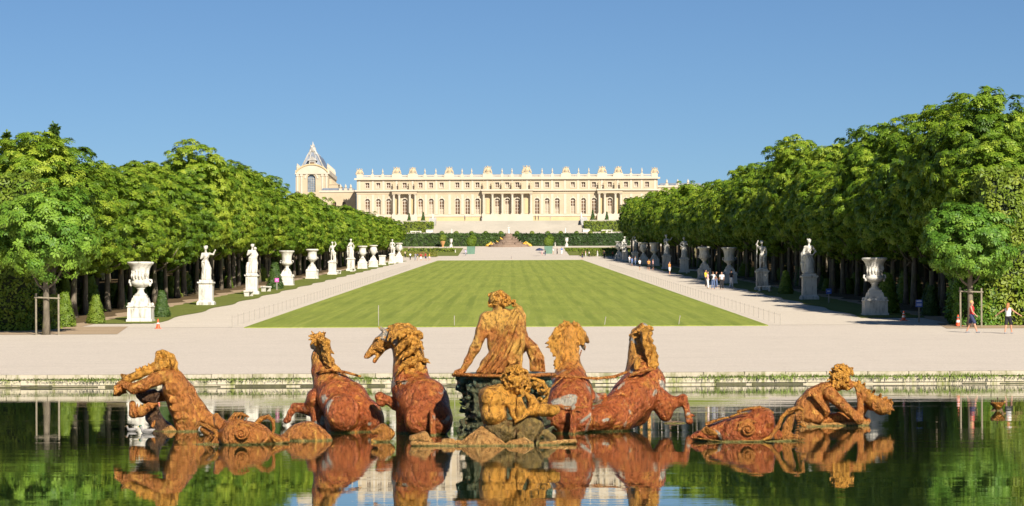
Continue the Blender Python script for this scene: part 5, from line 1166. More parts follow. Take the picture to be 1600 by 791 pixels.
# lower wings
for x0, x1, top, lab, fin in ((1029.5, 1100, 291, 'low far wing with urns to the right of the palace', (1043, 1060, 1076)), (500, 556.5, 296.5, 'low roofed wing between the chapel and the palace', (533, 541, 549))):
    dd = 915; K = dd / F; r = empty('palace_wing', ((x0 + x1) / 2 * K - 800 * K, dd, TZ), lab, 'building', 'low wings beside the palace'); X = (x1 - x0) / 2 * K; zt = EYE - (top - HZ) / F * dd - TZ
    b = MB(); ops = [(x - .6, x + .6, zt - 7, zt - 4, True) for x in np.arange(-X + 2, X - 1.5, 3.4)]; wall_open(b, -X, X, -4, zt - .7, ops, 0, .6); b.build('wall', M['palace'], r)
    b = MB(); b.box(-X, X, .9, 15, -4, zt - .72); b.build('core', M['glass'], r); b = MB(); b.box(-X - .2, X + .2, -.3, .7, zt - .69, zt); b.build('cornice', M['palace_light'], r)
    b = MB(); b.prism([(-X, zt - .5), (X, zt - .5), (X - 1, zt + 1.0), (-X + 1, zt + 1.0)], 3, 12); b.build('roof', M['slate'], r)
    for p in fin: f_ = MB(); f_.box(-.5, .5, -.2, .6, zt, zt + .7); f_.lathe([(.2, 0), (.45, .5), (.3, 1.1), (.1, 1.4), (.02, 1.7)], 8, (0, .2, zt + .7)); f_.build('finial', M['palace_light'], r, loc=((p - (x0 + x1) / 2) * K, 0, 0))
# ---- chapel
dc = 960; KC = dc / F; cz_ = lambda py: EYE - (py - HZ + .5 - 1.6) / F * dc
ch = empty('chapel', ((488.5 - 800) * KC, dc, 30), 'tall chapel with a steep slate roof and arched window, left of the palace', 'chapel')
LZ = lambda py: cz_(py) - 30; X = 25.5 * KC; ZT = LZ(272)
b = MB(); wr = 6.3 * KC; wall_open(b, -X, X, -4, ZT, [(-.2 - wr, -.2 + wr, LZ(300), LZ(272.6), True)], 0, 1.2); b.build('front_wall', M['palace'], ch)
b = MB(); b.box(-X + .01, X - .01, 1.9, 44, -4, ZT - .02); b.build('nave', M['palace'], ch)
b = MB(); n = 12; b.prism([(-X - .4, ZT + .01)] + [(X + .4, ZT + .01)] + [(X * math.cos(math.pi * (i + .5) / n) * .98, ZT + .5 + 3.0 * math.sin(math.pi * (i + .5) / n) ** 1.5) for i in range(n)], -.4, 1.4); b.build('curved_pediment', M['palace_light'], ch)
for xs_ in (-X + .7, -X + 2.2, X - 2.2, X - .7): b = MB(); b.box(xs_ - .35, xs_ + .35, -.35, -.003, -4, ZT - .8); b.box(xs_ - .5, xs_ + .5, -.5, -.003, ZT - .79, ZT - .05); b.build('pilaster', M['palace_light'], ch)
b = MB(); pts = [(math.cos(math.pi * i / 14), math.sin(math.pi * i / 14)) for i in range(15)]; b.prism([((wr + 1.1) * c_ - .2, LZ(279) + (wr + 1.1) * s_) for c_, s_ in pts] + [((wr + .5) * c_ - .2, LZ(279) + (wr + .5) * s_) for c_, s_ in pts[::-1]], -.25, -.003); b.build('window_arch', M['palace_light'], ch)
b = MB(); b.tube([(X * math.cos(math.pi * (i + .5) / 12) * .98, -.5, ZT + .62 + 3.0 * math.sin(math.pi * (i + .5) / 12) ** 1.5) for i in range(12)], .3, 6); b.build('pediment_moulding', M['palace_gold'], ch)
f = MB(); h_ = LZ(272.6) - LZ(300); zs = LZ(300); top = h_ - wr
for i in range(5): x = -.2 + (i - 2) * wr * .45; f.box(x - .05, x + .05, 0, .12, zs, zs + top + .5)
for i in range(7): z = zs + top * i / 6; f.box(-.2 - wr, -.2 + wr, .01, .11, z - .05, z + .05)
w = f.build('window', M['lead'], ch, loc=(0, .7, 0)); p = MB(); p.prism([(-.2 - wr, zs), (-.2 + wr, zs)] + [(-.2 + wr * math.cos(math.pi * i / 8), zs + top + wr * math.sin(math.pi * i / 8)) for i in range(9)], .2, .3); p.build('pane', simple('leaded_glass', (.16, .20, .25), .3, .3, 1), w)
# roof: steep, slightly concave, hipped at the front
V = []; Q = []; prof = [(1.0, 0), (.84, .16), (.68, .36), (.52, .60), (.38, .82), (.24, 1.0)]; H_ = LZ(236.5) - ZT - 1.2; W0 = X * .84
for (w_, t) in prof: V += [(-W0 * w_, 5.5 - 3.5 * w_, ZT + 1.2 + H_ * t), (W0 * w_, 5.5 - 3.5 * w_, ZT + 1.2 + H_ * t), (W0 * w_, 43, ZT + 1.2 + H_ * t), (-W0 * w_, 43, ZT + 1.2 + H_ * t)]
for j in range(len(prof) - 1):
    for i in range(4): Q.append((4 * j + i, 4 * j + (i + 1) % 4, 4 * j + 4 + (i + 1) % 4, 4 * j + 4 + i))
n = 4 * (len(prof) - 1); Q.append((n, n + 1, n + 2, n + 3)); obj('slate_roof', mesh_np('slate_roof', V, np.array(Q), M['slate']), ch)
b = MB(); zr = ZT + 1.2 + H_; b.box(-.9, .9, 4.8, 43, zr, zr + .5, .2, 0)
for i in range(16): y = 6 + i * 2.3; b.ball((0, y, zr + .8), .38, 6)
b.build('ridge_ornament', M['lead'], ch)
b = Blob(); b.ball((0, 5.2, zr + 1.0), (1.2, 1.0, 1.3), .2); b.ball((0, 5.2, zr + 2.4), (.6, .6, .7), .2); b.cone((0, 5.2, zr + 2.8), .3, (0, 5.2, zr + 4.0), .12, .1); b.chain([((-.9, 4.6, zr + .6), .4), ((-1.3, 4.4, zr - .8), .35)], .1); b.chain([((.9, 4.6, zr + .6), .4), ((1.3, 4.4, zr - .8), .35)], .1)
for i in range(10): q_ = random.Random(i); b.cone((q_.uniform(-.7, .7), 4.8, zr + q_.uniform(.5, 2.2)), .2, (q_.uniform(-1.2, 1.2), 4.6, zr + q_.uniform(.8, 3)), .14, .04)
obj('crowning_sculpture', b.mesh('crowning_sculpture', M['lead'], .14, None, .05, 3), ch)
b = MB()
for s_ in (-1, 1): b.tube([(s_ * W0 * w_ * 1.01, 5.4 - 3.5 * w_, ZT + 1.25 + H_ * t) for w_, t in prof], .28, 5)
for s_ in (-.42, .42): b.tube([(s_ * W0 * w_ * 1.01, 5.3 - 3.5 * w_, ZT + 1.25 + H_ * t) for w_, t in prof], .14, 5)
b.build('roof_ribs', M['lead'], ch)
b = MB(); b.box(-1.5, 1.5, 1.6, 4.6, ZT + 1.8, ZT + 5.2, .3, .3); b.prism([(-1.9, ZT + 5.2), (1.9, ZT + 5.2), (0, ZT + 6.9)], 1.5, 4.6); b.build('dormer', M['lead'], ch); b = MB(); b.box(-.8, .8, 1.5, 1.65, ZT + 2.4, ZT + 4.6); b.build('dormer_window', M['glass'], ch)
rail = MB(); rail.box(X - 1.2, X + .3, 1.5, 44, ZT + .0, ZT + 1.6); rail.box(-X - .3, -X + 1.2, 1.5, 44, ZT, ZT + 1.6); rail.build('side_parapet', M['palace_light'], ch)
for k in range(8):
    y = 3 + k * 5.4; f_ = Blob(); f_.chain([((0, 0, 0), .35), ((0, 0, 1.2), .42), ((0, 0, 2.0), .25)], .1); f_.ball((0, 0, 2.4), .25, .05)
    if k == 0: fm_ = f_.mesh('parapet_statue', M['palace_light'], .14)
    for s_ in (-1, 1): obj('parapet_statue', fm_, ch, (s_ * (X - .4), y, ZT + 1.6))
b = MB()
for k in range(7): y = 5 + k * 5.4; b.box(X + .01, X + 1.0, y, y + 1.4, -4, ZT - 1.5, 0, 0)
b.build('buttress', M['palace'], ch)
for k in range(6): y = 7.2 + k * 5.4; b = MB(); b.box(X - .01, X + .06, y, y + 2.4, ZT - 8, ZT - 2.6); b.build('side_window', M['glass'], ch)
b = MB(); b.box(X + .02, X + 3.5, 3, 44, -4, LZ(288)); b.box(X + .02, X + 3.8, 2.8, 44, LZ(288), LZ(287)); b.build('aisle', M['palace'], ch)
# ---------------------------------------------------------------- terrace, stairs, clipped hedges
b = MB(); b.box(-90, 90, 794, 1000, 25, TZ); b.build('terrace', M['step'])['kind'] = 'structure'
sl, sr = (678 - 800) / F * 762, (911 - 800) / F * 762; z0, z1 = W(790, 363.5, 762).z, W(790, 345.5, 793).z
st_ = empty('grand_staircase', (0, 762, 0), 'broad pale stone staircase rising to the palace terrace', 'staircase'); NS = 26; b = MB(); b.box(sl, sr, 0, .9, 0, (z1 - z0) / NS); 
for i in range(NS):
    y = 30 * i / NS * .42 if i < NS // 2 else 30 - (NS - i) * .42 * 30 / NS; b = MB(); z = z0 + (z1 - z0) * i / NS; b.box(sl, sr, y, 31.9, z, z + (z1 - z0) / NS - (.001 if i < NS - 1 else 0)); b.build('step', M['step'], st_)
for s_, x in ((-1, sl), (1, sr)):
    b = MB(); xa, xb = (x - 2.2, x - .05) if s_ < 0 else (x + .05, x + 2.2); b.add([(xa, -1, 26), (xb, -1, 26), (xb, 32, 26), (xa, 32, 26), (xa, -1, z0 + .6), (xb, -1, z0 + .6), (xb, 32, z1 + 1.2), (xa, 32, z1 + 1.2)], [(0, 3, 2, 1), (4, 5, 6, 7), (0, 1, 5, 4), (1, 2, 6, 5), (2, 3, 7, 6), (3, 0, 4, 7)]); b.build('side_wall', M['marble'], st_)
b = MB(); b.box(-110, sl - 2.3, 766, 793.9, 25, z1 - .9); b.box(sr + 2.3, 110, 766, 793.9, 25, z1 - .9); b.build('terrace_bank', M['step'])['kind'] = 'structure'
FS = figure_mesh(80, True, 'chest', 'out', h=.09); FU = MB(); FU.lathe([(.5, 0), (.5, .3), (.25, .5), (.2, .9), (.6, 1.4), (.7, 2.0), (.55, 2.3), (.8, 2.6), (.8, 2.75)], 12); FUm = FU.mesh('far_urn_bowl', M['marble'], True)
def far_thing(px, py, d, me, label, cat, name, s, group, ped=1.2, mat='marble'):
    p = W(px, py, d); r = empty(name, p, label, cat, group, 0, s); b = MB(); b.box(-.6, .6, -.6, .6, -.6, ped, .05, .05); b.box(-.7, .7, -.7, .7, ped, ped + .15); b.build('pedestal', M[mat], r); obj('figure' if cat == 'statue' else 'bowl', me, r, (0, 0, ped + .15))
GF = 'far white ornaments of the parterre'
far_thing(677, 345.5, 792, FS, 'small pale statue at the top left of the staircase', 'statue', 'marble_statue', .62, GF)
far_thing(909, 345.5, 792, FS, 'small pale statue at the top right of the staircase', 'statue', 'marble_statue', .75, GF)
far_thing(705.5, 386.5, 700, FUm, 'white urn before the dark hedge on the left of the staircase', 'urn', 'stone_urn', .62, GF, .8); far_thing(886, 386, 700, FUm, 'white urn before the dark hedge on the right of the staircase', 'urn', 'stone_urn', .68, GF, .8)
far_thing(706.5, 367, 735, FS, 'tiny white statue above the dark hedge, left of centre', 'statue', 'marble_statue', .55, GF, .4); far_thing(884, 366, 735, FS, 'tiny white statue above the dark hedge, right of centre', 'statue', 'marble_statue', .6, GF, .4)
far_thing(868, 386, 704, FS, 'tiny white statue beside the right clipped tree', 'statue', 'marble_statue', .45, GF, .2)
far_thing(712, 397, 650, FS, 'tiny pale statue on the low hedge left of the parterre', 'statue', 'marble_statue', .4, GF, .2)
def fhedge(px0, px1, py0, py1, d, dep, label, mat='leaf_yew', nper=9, size=.42, wob=.12):
    a, b_ = W(px0, py1, d), W(px1, py0, d); return hedge(a.x, b_.x, d, d + dep, b_.z - a.z, label, nper, size, mat, a.z, wob=wob)
fhedge(600, 777, 364.5, 386, 706, 4, 'long dark clipped hedge behind the far fountain, left half'); fhedge(813, 985, 364.5, 386, 706, 4, 'long dark clipped hedge behind the far fountain, right half'); fhedge(774, 816, 365.5, 386, 712, 3, 'short dark hedge directly behind the far fountain')
fhedge(632, 677, 346.5, 366, 764, 8, 'upper clipped hedge left of the staircase', 'leaf_hedge'); fhedge(914, 985, 345.5, 364, 764, 8, 'upper clipped hedge right of the staircase', 'leaf_hedge')
fhedge(618, 712, 388, 397, 655, 2, 'low box hedge left of the parterre path', 'leaf_hedge'); fhedge(885, 985, 388, 397, 655, 2, 'low box hedge right of the parterre path', 'leaf_hedge')
CN = cone_mesh(8, .95, 3.6, 420, .3, M['leaf_yew'], .05)
for px, py, s_, lab in ((640, 350, .88, 'small dark cone tree left on the upper terrace hedge'), (662, 350, .98, 'taller dark cone tree on the left terrace hedge beside the staircase'), (927, 349, 1.1, 'dark cone tree on the right terrace hedge beside the staircase'), (949, 349, .95, 'small dark cone tree on the right terrace hedge')):
    r = empty('cone_topiary', W(px, py, 770), lab, 'topiary', 'cone topiaries on the terrace hedges', 0, (s_, s_, s_ * 1.0)); obj('foliage', CN, r); b = MB(); b.tube([(0, 0, -.6), (0, 0, 1)], .12, 5); b.build('stem', M['bark'], r)
def ballm(seed, r, n, size, mat): 
    rs = np.random.RandomState(seed); d = unit(rs.randn(n, 3)); P = d * r * rs.uniform(.85, 1.05, (n, 1)); V = kites(P, unit(d + rs.randn(n, 3) * .3 + [0, 0, .2]), np.full(n, size), rs, 4); return leafmesh('ball_foliage', V, np.repeat(np.clip(.5 + .2 * rs.randn(n), 0, 1), 4), mat)
BM = ballm(3, 1.0, 380, .28, M['leaf_hedge']); BL = ballm(4, 1.0, 500, .22, M['leaf_yewlit'])
for i, px in enumerate((691, 713.5, 737.5, 759.5, 783.5, 808.5, 832, 856.5, 877, 901.5, 923, 943)):
    p = W(px, 364.8, 722); r = empty('ball_topiary', p, 'small round clipped bush peeping over the long dark hedge', 'topiary', 'round bushes in a row behind the long hedge', i, .72); obj('foliage', BM, r); b = MB(); b.tube([(0, 0, -3.2), (0, 0, .5)], .1, 5); b.build('stem', M['bark'], r)
M['green_box'] = simple('green_planter_paint', (.11, .21, .15), .6, .15, 1)
for px, lab in ((736.5, 'round clipped tree in a green tub left of the parterre path'), (857.5, 'round clipped tree in a green tub right of the parterre path')):
    for (dx, d, s_, l2) in ((0, 640, 1.15, ''), (1.3, 668, 1.05, ' (behind)')):
        p = W(px + dx * 2, 378.5 if not l2 else 374, d); zb = zg(d); r = empty('clipped_tree', (p.x, d, zb), lab if not l2 else lab.replace('in a green tub', 'just behind the tub'), 'tree', 'round clipped trees by the parterre path'); obj('foliage', BL, r, (0, 0, p.z - zb), 0, (s_, s_, 1.25 * s_)); b = MB(); b.tube([(0, 0, 0), (0, 0, p.z - zb)], .12, 6); b.build('trunk', M['bark'], r)
    p = G(px, 637); r = empty('green_tub', p, 'pale green planter tub under the clipped tree, %s of the path' % ('left' if px < 800 else 'right'), 'planter'); b = MB(); b.box(-.9, .9, -.9, .9, -.1, 1.7, -.12, -.12); b.build('tub', M['green_box'], r); b = MB(); b.box(-1.05, 1.05, -1.05, 1.05, 1.7, 1.86); b.build('rim', M['green_box'], r)
# orange tree in a terracotta urn
r = empty('potted_tree', W(692.5, 386, 702), 'small tree in a terracotta urn before the long dark hedge', 'potted tree'); b = MB(); b.lathe([(.35, 0), (.2, .3), (.5, .9), (.7, 1.5), (.6, 1.6)], 12); b.build('urn', simple('terracotta', (.50, .27, .10), .8, .2, 1), r); o = obj('foliage', BM, r, (0, 0, 2.5), 0, 1.0)
# stone benches above the hedge
for px, py, lab in ((650.5, 366.5, 'white stone bench above the hedge at the left end'), (949, 364.5, 'white stone bench above the hedge at the right end')):
    r = empty('stone_bench', W(px, py, 745), lab, 'bench', 'white benches above the long hedge'); b = MB(); b.box(-1.6, 1.6, -.3, .3, .75, .98); b.build('seat', M['marble'], r)
    for x in (-1.4, 0, 1.4): b = MB(); b.box(x - .15, x + .15, -.25, .25, -.8, .748); b.build('leg', M['marble'], r)
b = MB(); b.box(*sorted((W(638, 0, 744).x, W(664, 0, 744).x)), 744, 745.5, 24, W(650, 366.6, 744).z); b.box(*sorted((W(934, 0, 744).x, W(964, 0, 744).x)), 744, 745.5, 24, W(650, 365.9, 744).z); tag(b.build('retaining_kerb', M['marble']), kind='structure')
b = MB(); b.box(W(600, 0, 690).x, -10.6, 690, 690.6, 22, W(700, 387.3, 690).z); b.box(11.4, W(990, 0, 690).x, 690, 690.6, 22, W(900, 386.6, 690).z); tag(b.build('parterre_kerb', M['palace_light']), kind='structure')
# far fountain: tiers of pinkish stone with a white statue and gilded creatures
M['pinkstone'] = stone('pink_marble', (.21, .15, .11), (.30, .22, .165), (.13, .09, .06), .8, .6); M['gilt'] = simple('gilded_metal', (.75, .42, .05), .4, .2, 2, .2)
r = empty('tiered_fountain', W(795.5, 386.5, 700), 'distant tiered pink stone fountain with a white statue on top', 'fountain'); 
for i, (rr, z0_, z1_) in enumerate(((5.6, -1, .7), (3.8, .7, 1.35), (2.7, 1.35, 2.1), (1.7, 2.1, 2.9), (1.0, 2.9, 3.7))): b = MB(); b.lathe([(rr, z0_), (rr, z1_ - .2), (rr + .12, z1_ - .15), (rr + .12, z1_)], 24, sy=.7); b.build('tier', M['pinkstone'], r)
o = obj('statue', FS, r, (0, 0, 3.7), 0, .85); gb = Blob(); gb.ball((0, 0, .25), (.4, .28, .25), .1); gb.chain([((.2, 0, .4), .2), ((.5, 0, .75), .14)], .08); gb.chain([((-.2, .1, .1), .1), ((-.5, .15, .05), .08)], .05); gm = gb.mesh('gilded_creature', M['pinkstone'], .07); gm2 = gb.mesh('gilded_creature', M['gilt'], .07)
rs_ = random.Random(4)
for j, (rr, z) in enumerate(((4.7, .7), (3.25, 1.35), (2.2, 2.1))):
    n = (9, 6, 4)[j]
    for i in range(n): a = 6.283 * (i + .3) / n; o = obj('carved_figure', gm if (i + j) % 4 else gm2, r, (rr * math.cos(a), .7 * rr * math.sin(a), z), a, (.9 if j else 1.1) * rs_.uniform(.8, 1.3) * .72)
for sx in (-1, 1):
    for x_, s_ in ((7.2, 1.5), (5.9, .8)): o = obj('gilded_figure', gm2, r, (sx * x_ * .78, -.6, .2 if x_ > 6 else .6), 0 if sx < 0 else 3.14, s_)
# flower beds on the parterre
vs = []; M['flower'] = leafmat('flower_bed', (.05, .09, .015), (.12, .16, .02), (.30, .27, .06)); M['pinkflower'] = simple('pink_blossom', (.6, .12, .2), .8, .4, 6, 0, world=True)
def bed(px0, px1, d0, d1, label, n, mat, size=.35):
    rs = np.random.RandomState(int(px0)); d = rs.uniform(d0, d1, n); px = rs.uniform(px0, px1, n); P = np.stack([(px - 800) / F * d, d, np.array([zg(y) for y in d]) + rs.uniform(.1, .6, n)], 1); V = kites(P, unit(rs.randn(n, 3) * .4 + [0, -.2, 1]), np.full(n, size), rs, 4)
    tag(obj('flower_bed', leafmesh('flower_bed', V, np.repeat(rs.rand(n), 4), M[mat])), label, 'flower bed', None, 'stuff')
bed(628, 684, 612, 645, 'planted bed of mixed flowers left of the parterre path', 1500, 'flower'); bed(906, 968, 612, 645, 'planted bed of mixed flowers right of the parterre path', 1500, 'flower'); bed(655, 668, 612, 640, 'pink flowers in the left bed', 120, 'pinkflower', .22); bed(668, 684, 615, 625, 'pale flowers near the left bed corner', 60, 'flower', .3)
# ---------------------------------------------------------------- fences along the lawn, cones, signs, benches, nozzle
M['post'] = simple('weathered_metal', (.34, .31, .26), .7, .2, 4, 0)
for X, sd in ((-17.0, 'left'), (16.3, 'right')):
    r = empty('wire_fence', (X, 155.5, zg(155.5)), 'thin low wire fence with slim posts along the %s edge of the lawn' % sd, 'fence'); mb = MB(); mb.tube([(0, 0, -.1), (0, 0, .72)], .018, 5); pm = mb.mesh('fence_post', M['post']); ys = []; y = 155.5
    while y < 430: ys.append(y); y += 3.4
    for y in ys: obj('post', pm, r, (0, y - 155.5, zg(y) - zg(155.5)))
    for h in (.62,):
        mb = MB(); mb.tube([(0, y - 155.5, zg(y) - zg(155.5) + h) for y in ys], .005, 4); mb.build('wire', M['post'], r)
for px, h, lab in ((591.5, 1.25, 'dark thin pole standing on the near lawn edge behind the horse head'), (710, .6, 'short thin stake on the near lawn edge left of the driver'), (944, .5, 'short thin stake on the near lawn edge right of the driver'), (1060, .55, 'short slanted stake on the near lawn edge at the right')):
    p = G(px, 156.5); r = empty('lawn_stake', p, lab, 'stake', 'stakes on the near lawn edge'); mb = MB(); mb.tube([(0, 0, -.1), (.1 if h < .6 else 0, 0, h)], .025, 6); mb.build('shaft', M['post'], r); mb = MB(); mb.ball((.1 if h < .6 else 0, 0, h), .04, 6); mb.build('cap', M['post'], r)
M['orange'] = simple('orange_plastic', (.75, .10, .025), .5, .1, 3, 0); M['white'] = simple('white_paint', (.78, .76, .72), .5, .06, 3, 0); M['blue'] = simple('blue_sign', (.03, .09, .38), .4, .1, 3, 0); M['magenta'] = simple('magenta_sign', (.75, .12, .45), .4, .1, 3, 0); M['text'] = simple('sign_print', (.6, .65, .75), .5, .1, 3, 0)
def cone(px, d, s, label, white):
    r = empty('traffic_cone', G(px, d), label, 'traffic cone', 'traffic cones on the gravel', .3, s); b = MB(); b.box(-.19, .19, -.19, .19, 0, .04); b.build('base', M['orange'], r)
    b = MB(); b.lathe([(.135, .04), (.025, .62)], 14); b.build('cone', M['orange'], r)
    for z in ((.2, .33), (.42, .5)) if white else ((.30, .38),):
        b = MB(); g_ = lambda z_: .135 - (z_ - .04) * .11 / .58 + .006; b.lathe([(g_(z[0]), z[0]), (g_(z[1]), z[1])], 14); b.build('stripe', M['white'], r)
cone(247, 154.5, .95, 'orange traffic cone in front of the nearest left urn', False); cone(1412, 163, 1.0, 'orange and white cone between the right urn and blue sign', True); cone(1497, 153, 1.1, 'orange and white cone beside the right young tree', True)
def sign(px, d, h, w, ph, col, label, top=True, two=False):
    p = G(px, d); r = empty('sign_post', p, label, 'sign', 'small signs beside the avenue'); b = MB(); b.box(-.04, .04, -.03, .03, -.2, h - .01); b.build('post', M['stake'] if two else M['post'], r); b = MB(); b.box(-w / 2, w / 2, -.07, -.035, h - ph, h, .01, 0); f = b.build('panel', M[col], r)
    if two:
        for z0_, z1_ in ((h - .13, h - .06), (h - .30, h - .26), (h - .37, h - .34)): b = MB(); b.box(-w * .36, w * .36, -.076, -.0705, z0_, z1_); b.build('print', M['text'], f)
    else: b = MB(); b.box(-w * .25, w * .25, -.076, -.0705, h - ph * .55, h - ph * .4); b.build('print', M['text'], f)
sign(1436, 159.5, 1.42, .42, .46, 'blue', 'blue sign with white print on a wooden post, near the right young tree', two=True); sign(1295, 205, 1.15, .45, .42, 'blue', 'small plain blue sign on a grey post between right urn and statue'); sign(433, 262, 1.25, .42, .40, 'magenta', 'small magenta sign on a post beside the left urn')
def bench(px, d, label, w=1.3, rz=0):
    r = empty('stone_bench', G(px, d), label, 'bench', 'stone benches by the statues', rz); b = MB(); b.box(-w / 2, w / 2, -.25, .25, .42, .56, .02, .02); b.build('seat', M['marble'], r)
    for s_ in (-1, 1): b = MB(); b.box(s_ * w * .36 - .1, s_ * w * .36 + .1, -.2, .2, -.1, .418); b.build('leg', M['marble'], r)
bench(389, 236, 'stone bench in front of the bulky statue group', 1.4, 1.3); bench(416, 256, 'stone bench between the bulky statue group and the pink sign', 1.5, 1.2); bench(529, 372, 'small stone bench just right of the slim shaded statue', 1.4, 1.3); bench(551, 396, 'small stone bench at the foot of the veiled statue', 1.4, 1.3); bench(603, 494, 'low stone bench between the far pedestal and statue', 1.8); bench(1196, 247, 'stone bench at the foot of the leaning nude statue', 1.5, -.6); bench(1082, 362, 'stone bench right of the draped statue in shade', 2.2, 0)
# fountain nozzle at the right
p = W(1558, 600, 63.5); r = empty('fountain_nozzle', (p.x, p.y, 0), 'small bronze fountain nozzle ring on the water at the far right', 'fountain nozzle'); b = MB(); b.lathe([(.03, -.1), (.05, .02), (.17, .16), (.19, .19), (.19, .21), (.02, .21)], 14); b.build('funnel', B_GOLD, r)
for i in range(9): a = i * .698; b = MB(); b.tube([(.13 * math.cos(a), .13 * math.sin(a), .2), (.16 * math.cos(a), .16 * math.sin(a), .27)], .014, 5); b.build('jet', B_DARK, r)
b = MB(); b.tube([(0, 0, .2), (0, 0, .33)], .014, 5); b.build('jet', B_DARK, r)
# ---------------------------------------------------------------- people
PM = {}
def cl(name, c):
    if name not in PM: PM[name] = simple('cloth_' + name if name not in ('skin', 'blond', 'brown', 'black_hair') else name, c, .8, .12, 8, 0)
    return PM[name]
SKIN = cl('skin', (.52, .27, .17)); C_ = dict(white=(.75, .74, .73), red=(.55, .03, .03), navy=(.03, .04, .10), black=(.015, .015, .018), yellow=(.75, .55, .04), blue=(.10, .2, .5), pink=(.72, .42, .42), grey=(.25, .26, .28), khaki=(.45, .37, .25), denim=(.10, .15, .28), lilac=(.45, .42, .65), orange=(.7, .3, .08))
HAIR = dict(blond=(.55, .36, .13), brown=(.10, .05, .025), black_hair=(.012, .01, .01), ginger=(.38, .16, .06))
def person(p, label, shirt, bottom, hair='brown', style='trousers', h=1.72, step=.12, rz=0, arms=((.02, 0), (-.02, 0)), long_hair=False, group='visitors walking', vox=.03, spread=.06, head=None, bag=None):
    s = h / 1.75; r = empty('person', p, label, 'person', group, rz, s); B = Blob(); hip = .92
    ft = [(-.09, -step), (.09, step)]; legs = []
    for i, (x, y) in enumerate(ft):
        sg = -1 if i == 0 else 1; kn = (sg * .10, y * .45 - .03, .50); an = (sg * .10, y, .09 if y <= 0 else .12); legs.append((kn, an))
        B.chain([((sg * .09, 0, hip - .02), .095), (kn, .062), (an, .04)], .03); B.cone((an[0], an[1] + .02, .045), .042, (an[0], an[1] - .15, .035), .034, .02)
    B.ball((0, 0, hip + .02), (.16, .115, .12), .05); B.ball((0, 0, 1.12), (.125, .095, .16), .05); B.ball((0, -.005, 1.30), (.165, .11, .16), .05); B.cone((-.14, 0, 1.40), .06, (.14, 0, 1.40), .06, .04)
    B.cone((0, 0, 1.42), .055, (0, -.01, 1.52), .05, .03); B.ball((0, -.01, 1.63), (.078, .095, .115), .015); B.ball((0, -.105, 1.615), (.014, .02, .02), .01); B.ball((0, -.09, 1.565), (.03, .02, .012), .01)
    for s_ in (-1, 1): B.ball((s_ * .08, 0, 1.62), (.015, .025, .03), .005); B.ball((s_ * .032, -.092, 1.64), (.016, .008, .008), .004)
    ar = []
    for i, (sw, out) in enumerate(arms):
        sg = -1 if i == 0 else 1; S = (sg * .19, 0, 1.40); E = (sg * (.23 + out * .6), sw * .4, 1.15 + abs(out) * .25); Hn = (sg * (.25 + out * 1.4), sw - .10, .92 + abs(out) * .35); ar.append((S, E, Hn)); B.chain([(S, .05), (E, .038), (Hn, .026)], .02)
        d = (Vector(Hn) - Vector(E)).normalized(); hv = Vector(Hn)
        B.ball(hv + d * .04, (.03, .035, .045), .015)
        if vox < .025:
            for j in range(4): o_ = Vector((0, -.028 + j * .018, 0)); B.cone(hv + d * .07 + o_, .009, hv + d * (.13 - abs(j - 1.5) * .008) + o_ + Vector((-sg * .012, 0, 0)), .007, .004)
            B.cone(hv + d * .03 + Vector((0, -.03, 0)), .010, hv + d * .08 + Vector((0, -.055, 0)), .008, .005)
    obj('body', B.mesh('person_body', SKIN, vox, None), r)
    S = Blob(); S.ball((0, 0, 1.12), (.145, .115, .18), .05); S.ball((0, -.005, 1.30), (.185, .128, .17), .05); S.cone((-.13, 0, 1.395), .075, (.13, 0, 1.395), .075, .04); S.ball((0, 0, 1.0), (.165, .125, .10), .05)
    if style != 'tank':
        for a in ar: S.cone(a[0], .068, (np.array(a[0]) * .4 + np.array(a[1]) * .6), .06, .03)
    obj('top', S.mesh('person_top', cl(shirt, C_[shirt]), vox, None), r)
    T = Blob(); T.ball((0, 0, hip + .02), (.18, .135, .13), .04)
    if style == 'skirt' : T.cone((0, 0, hip), .17, (0, 0, .60), .22, .05)
    elif style in ('shorts', 'tank'):
        for (kn, an), sg in zip(legs, (-1, 1)): T.cone((sg * .09, 0, hip), .115, (np.array(kn) + [0, 0, .06]), .095, .03)
    else:
        for (kn, an), sg in zip(legs, (-1, 1)): T.chain([((sg * .09, 0, hip), .115), (kn, .085), (np.array(an) + [0, 0, .02], .065)], .03)
    obj('skirt' if style == 'skirt' else 'trousers', T.mesh('person_bottom', cl(bottom, C_[bottom]), vox, None), r)
    Hh = Blob(); Hh.ball((0, .02, 1.665), (.092, .105, .10), .03)
    if long_hair: Hh.chain([((0, .06, 1.64), .085), ((0, .10, 1.50), .075), ((0, .12, 1.36), .05)], .04)
    obj('hair', Hh.mesh('person_hair', cl(hair, HAIR[hair]), vox, None), r)
    if style in ('tank', 'skirt') or vox < .025:
        for kn, an in legs:
            F_ = Blob(); F_.cone((an[0], an[1] + .03, .04), .05, (an[0], an[1] - .16, .032), .042, .02); obj('shoe', F_.mesh('person_shoe', cl('grey', C_['grey']), vox, None), r)
    if bag: Bg = Blob(); Bg.ball((.02, .19, 1.22), (.14, .09, .2), .04); obj('backpack', Bg.mesh('backpack', cl(bag, C_[bag]), vox, None), r)
    return r
# two walkers close at the right
person(G(1518.5, 142.5), 'person in red sleeveless top and dark shorts walking by the right young tree', 'red', 'navy', 'blond', 'tank', 1.80, .30, 1.15, ((-.22, .0), (.22, 0)), vox=.02)
person(G(1575.5, 141), 'person with long ginger hair, white top and black shorts, arms swung out, at far right', 'white', 'black', 'ginger', 'tank', 1.70, .22, 2.5, ((-.1, .30), (.1, .36)), True, vox=.02)
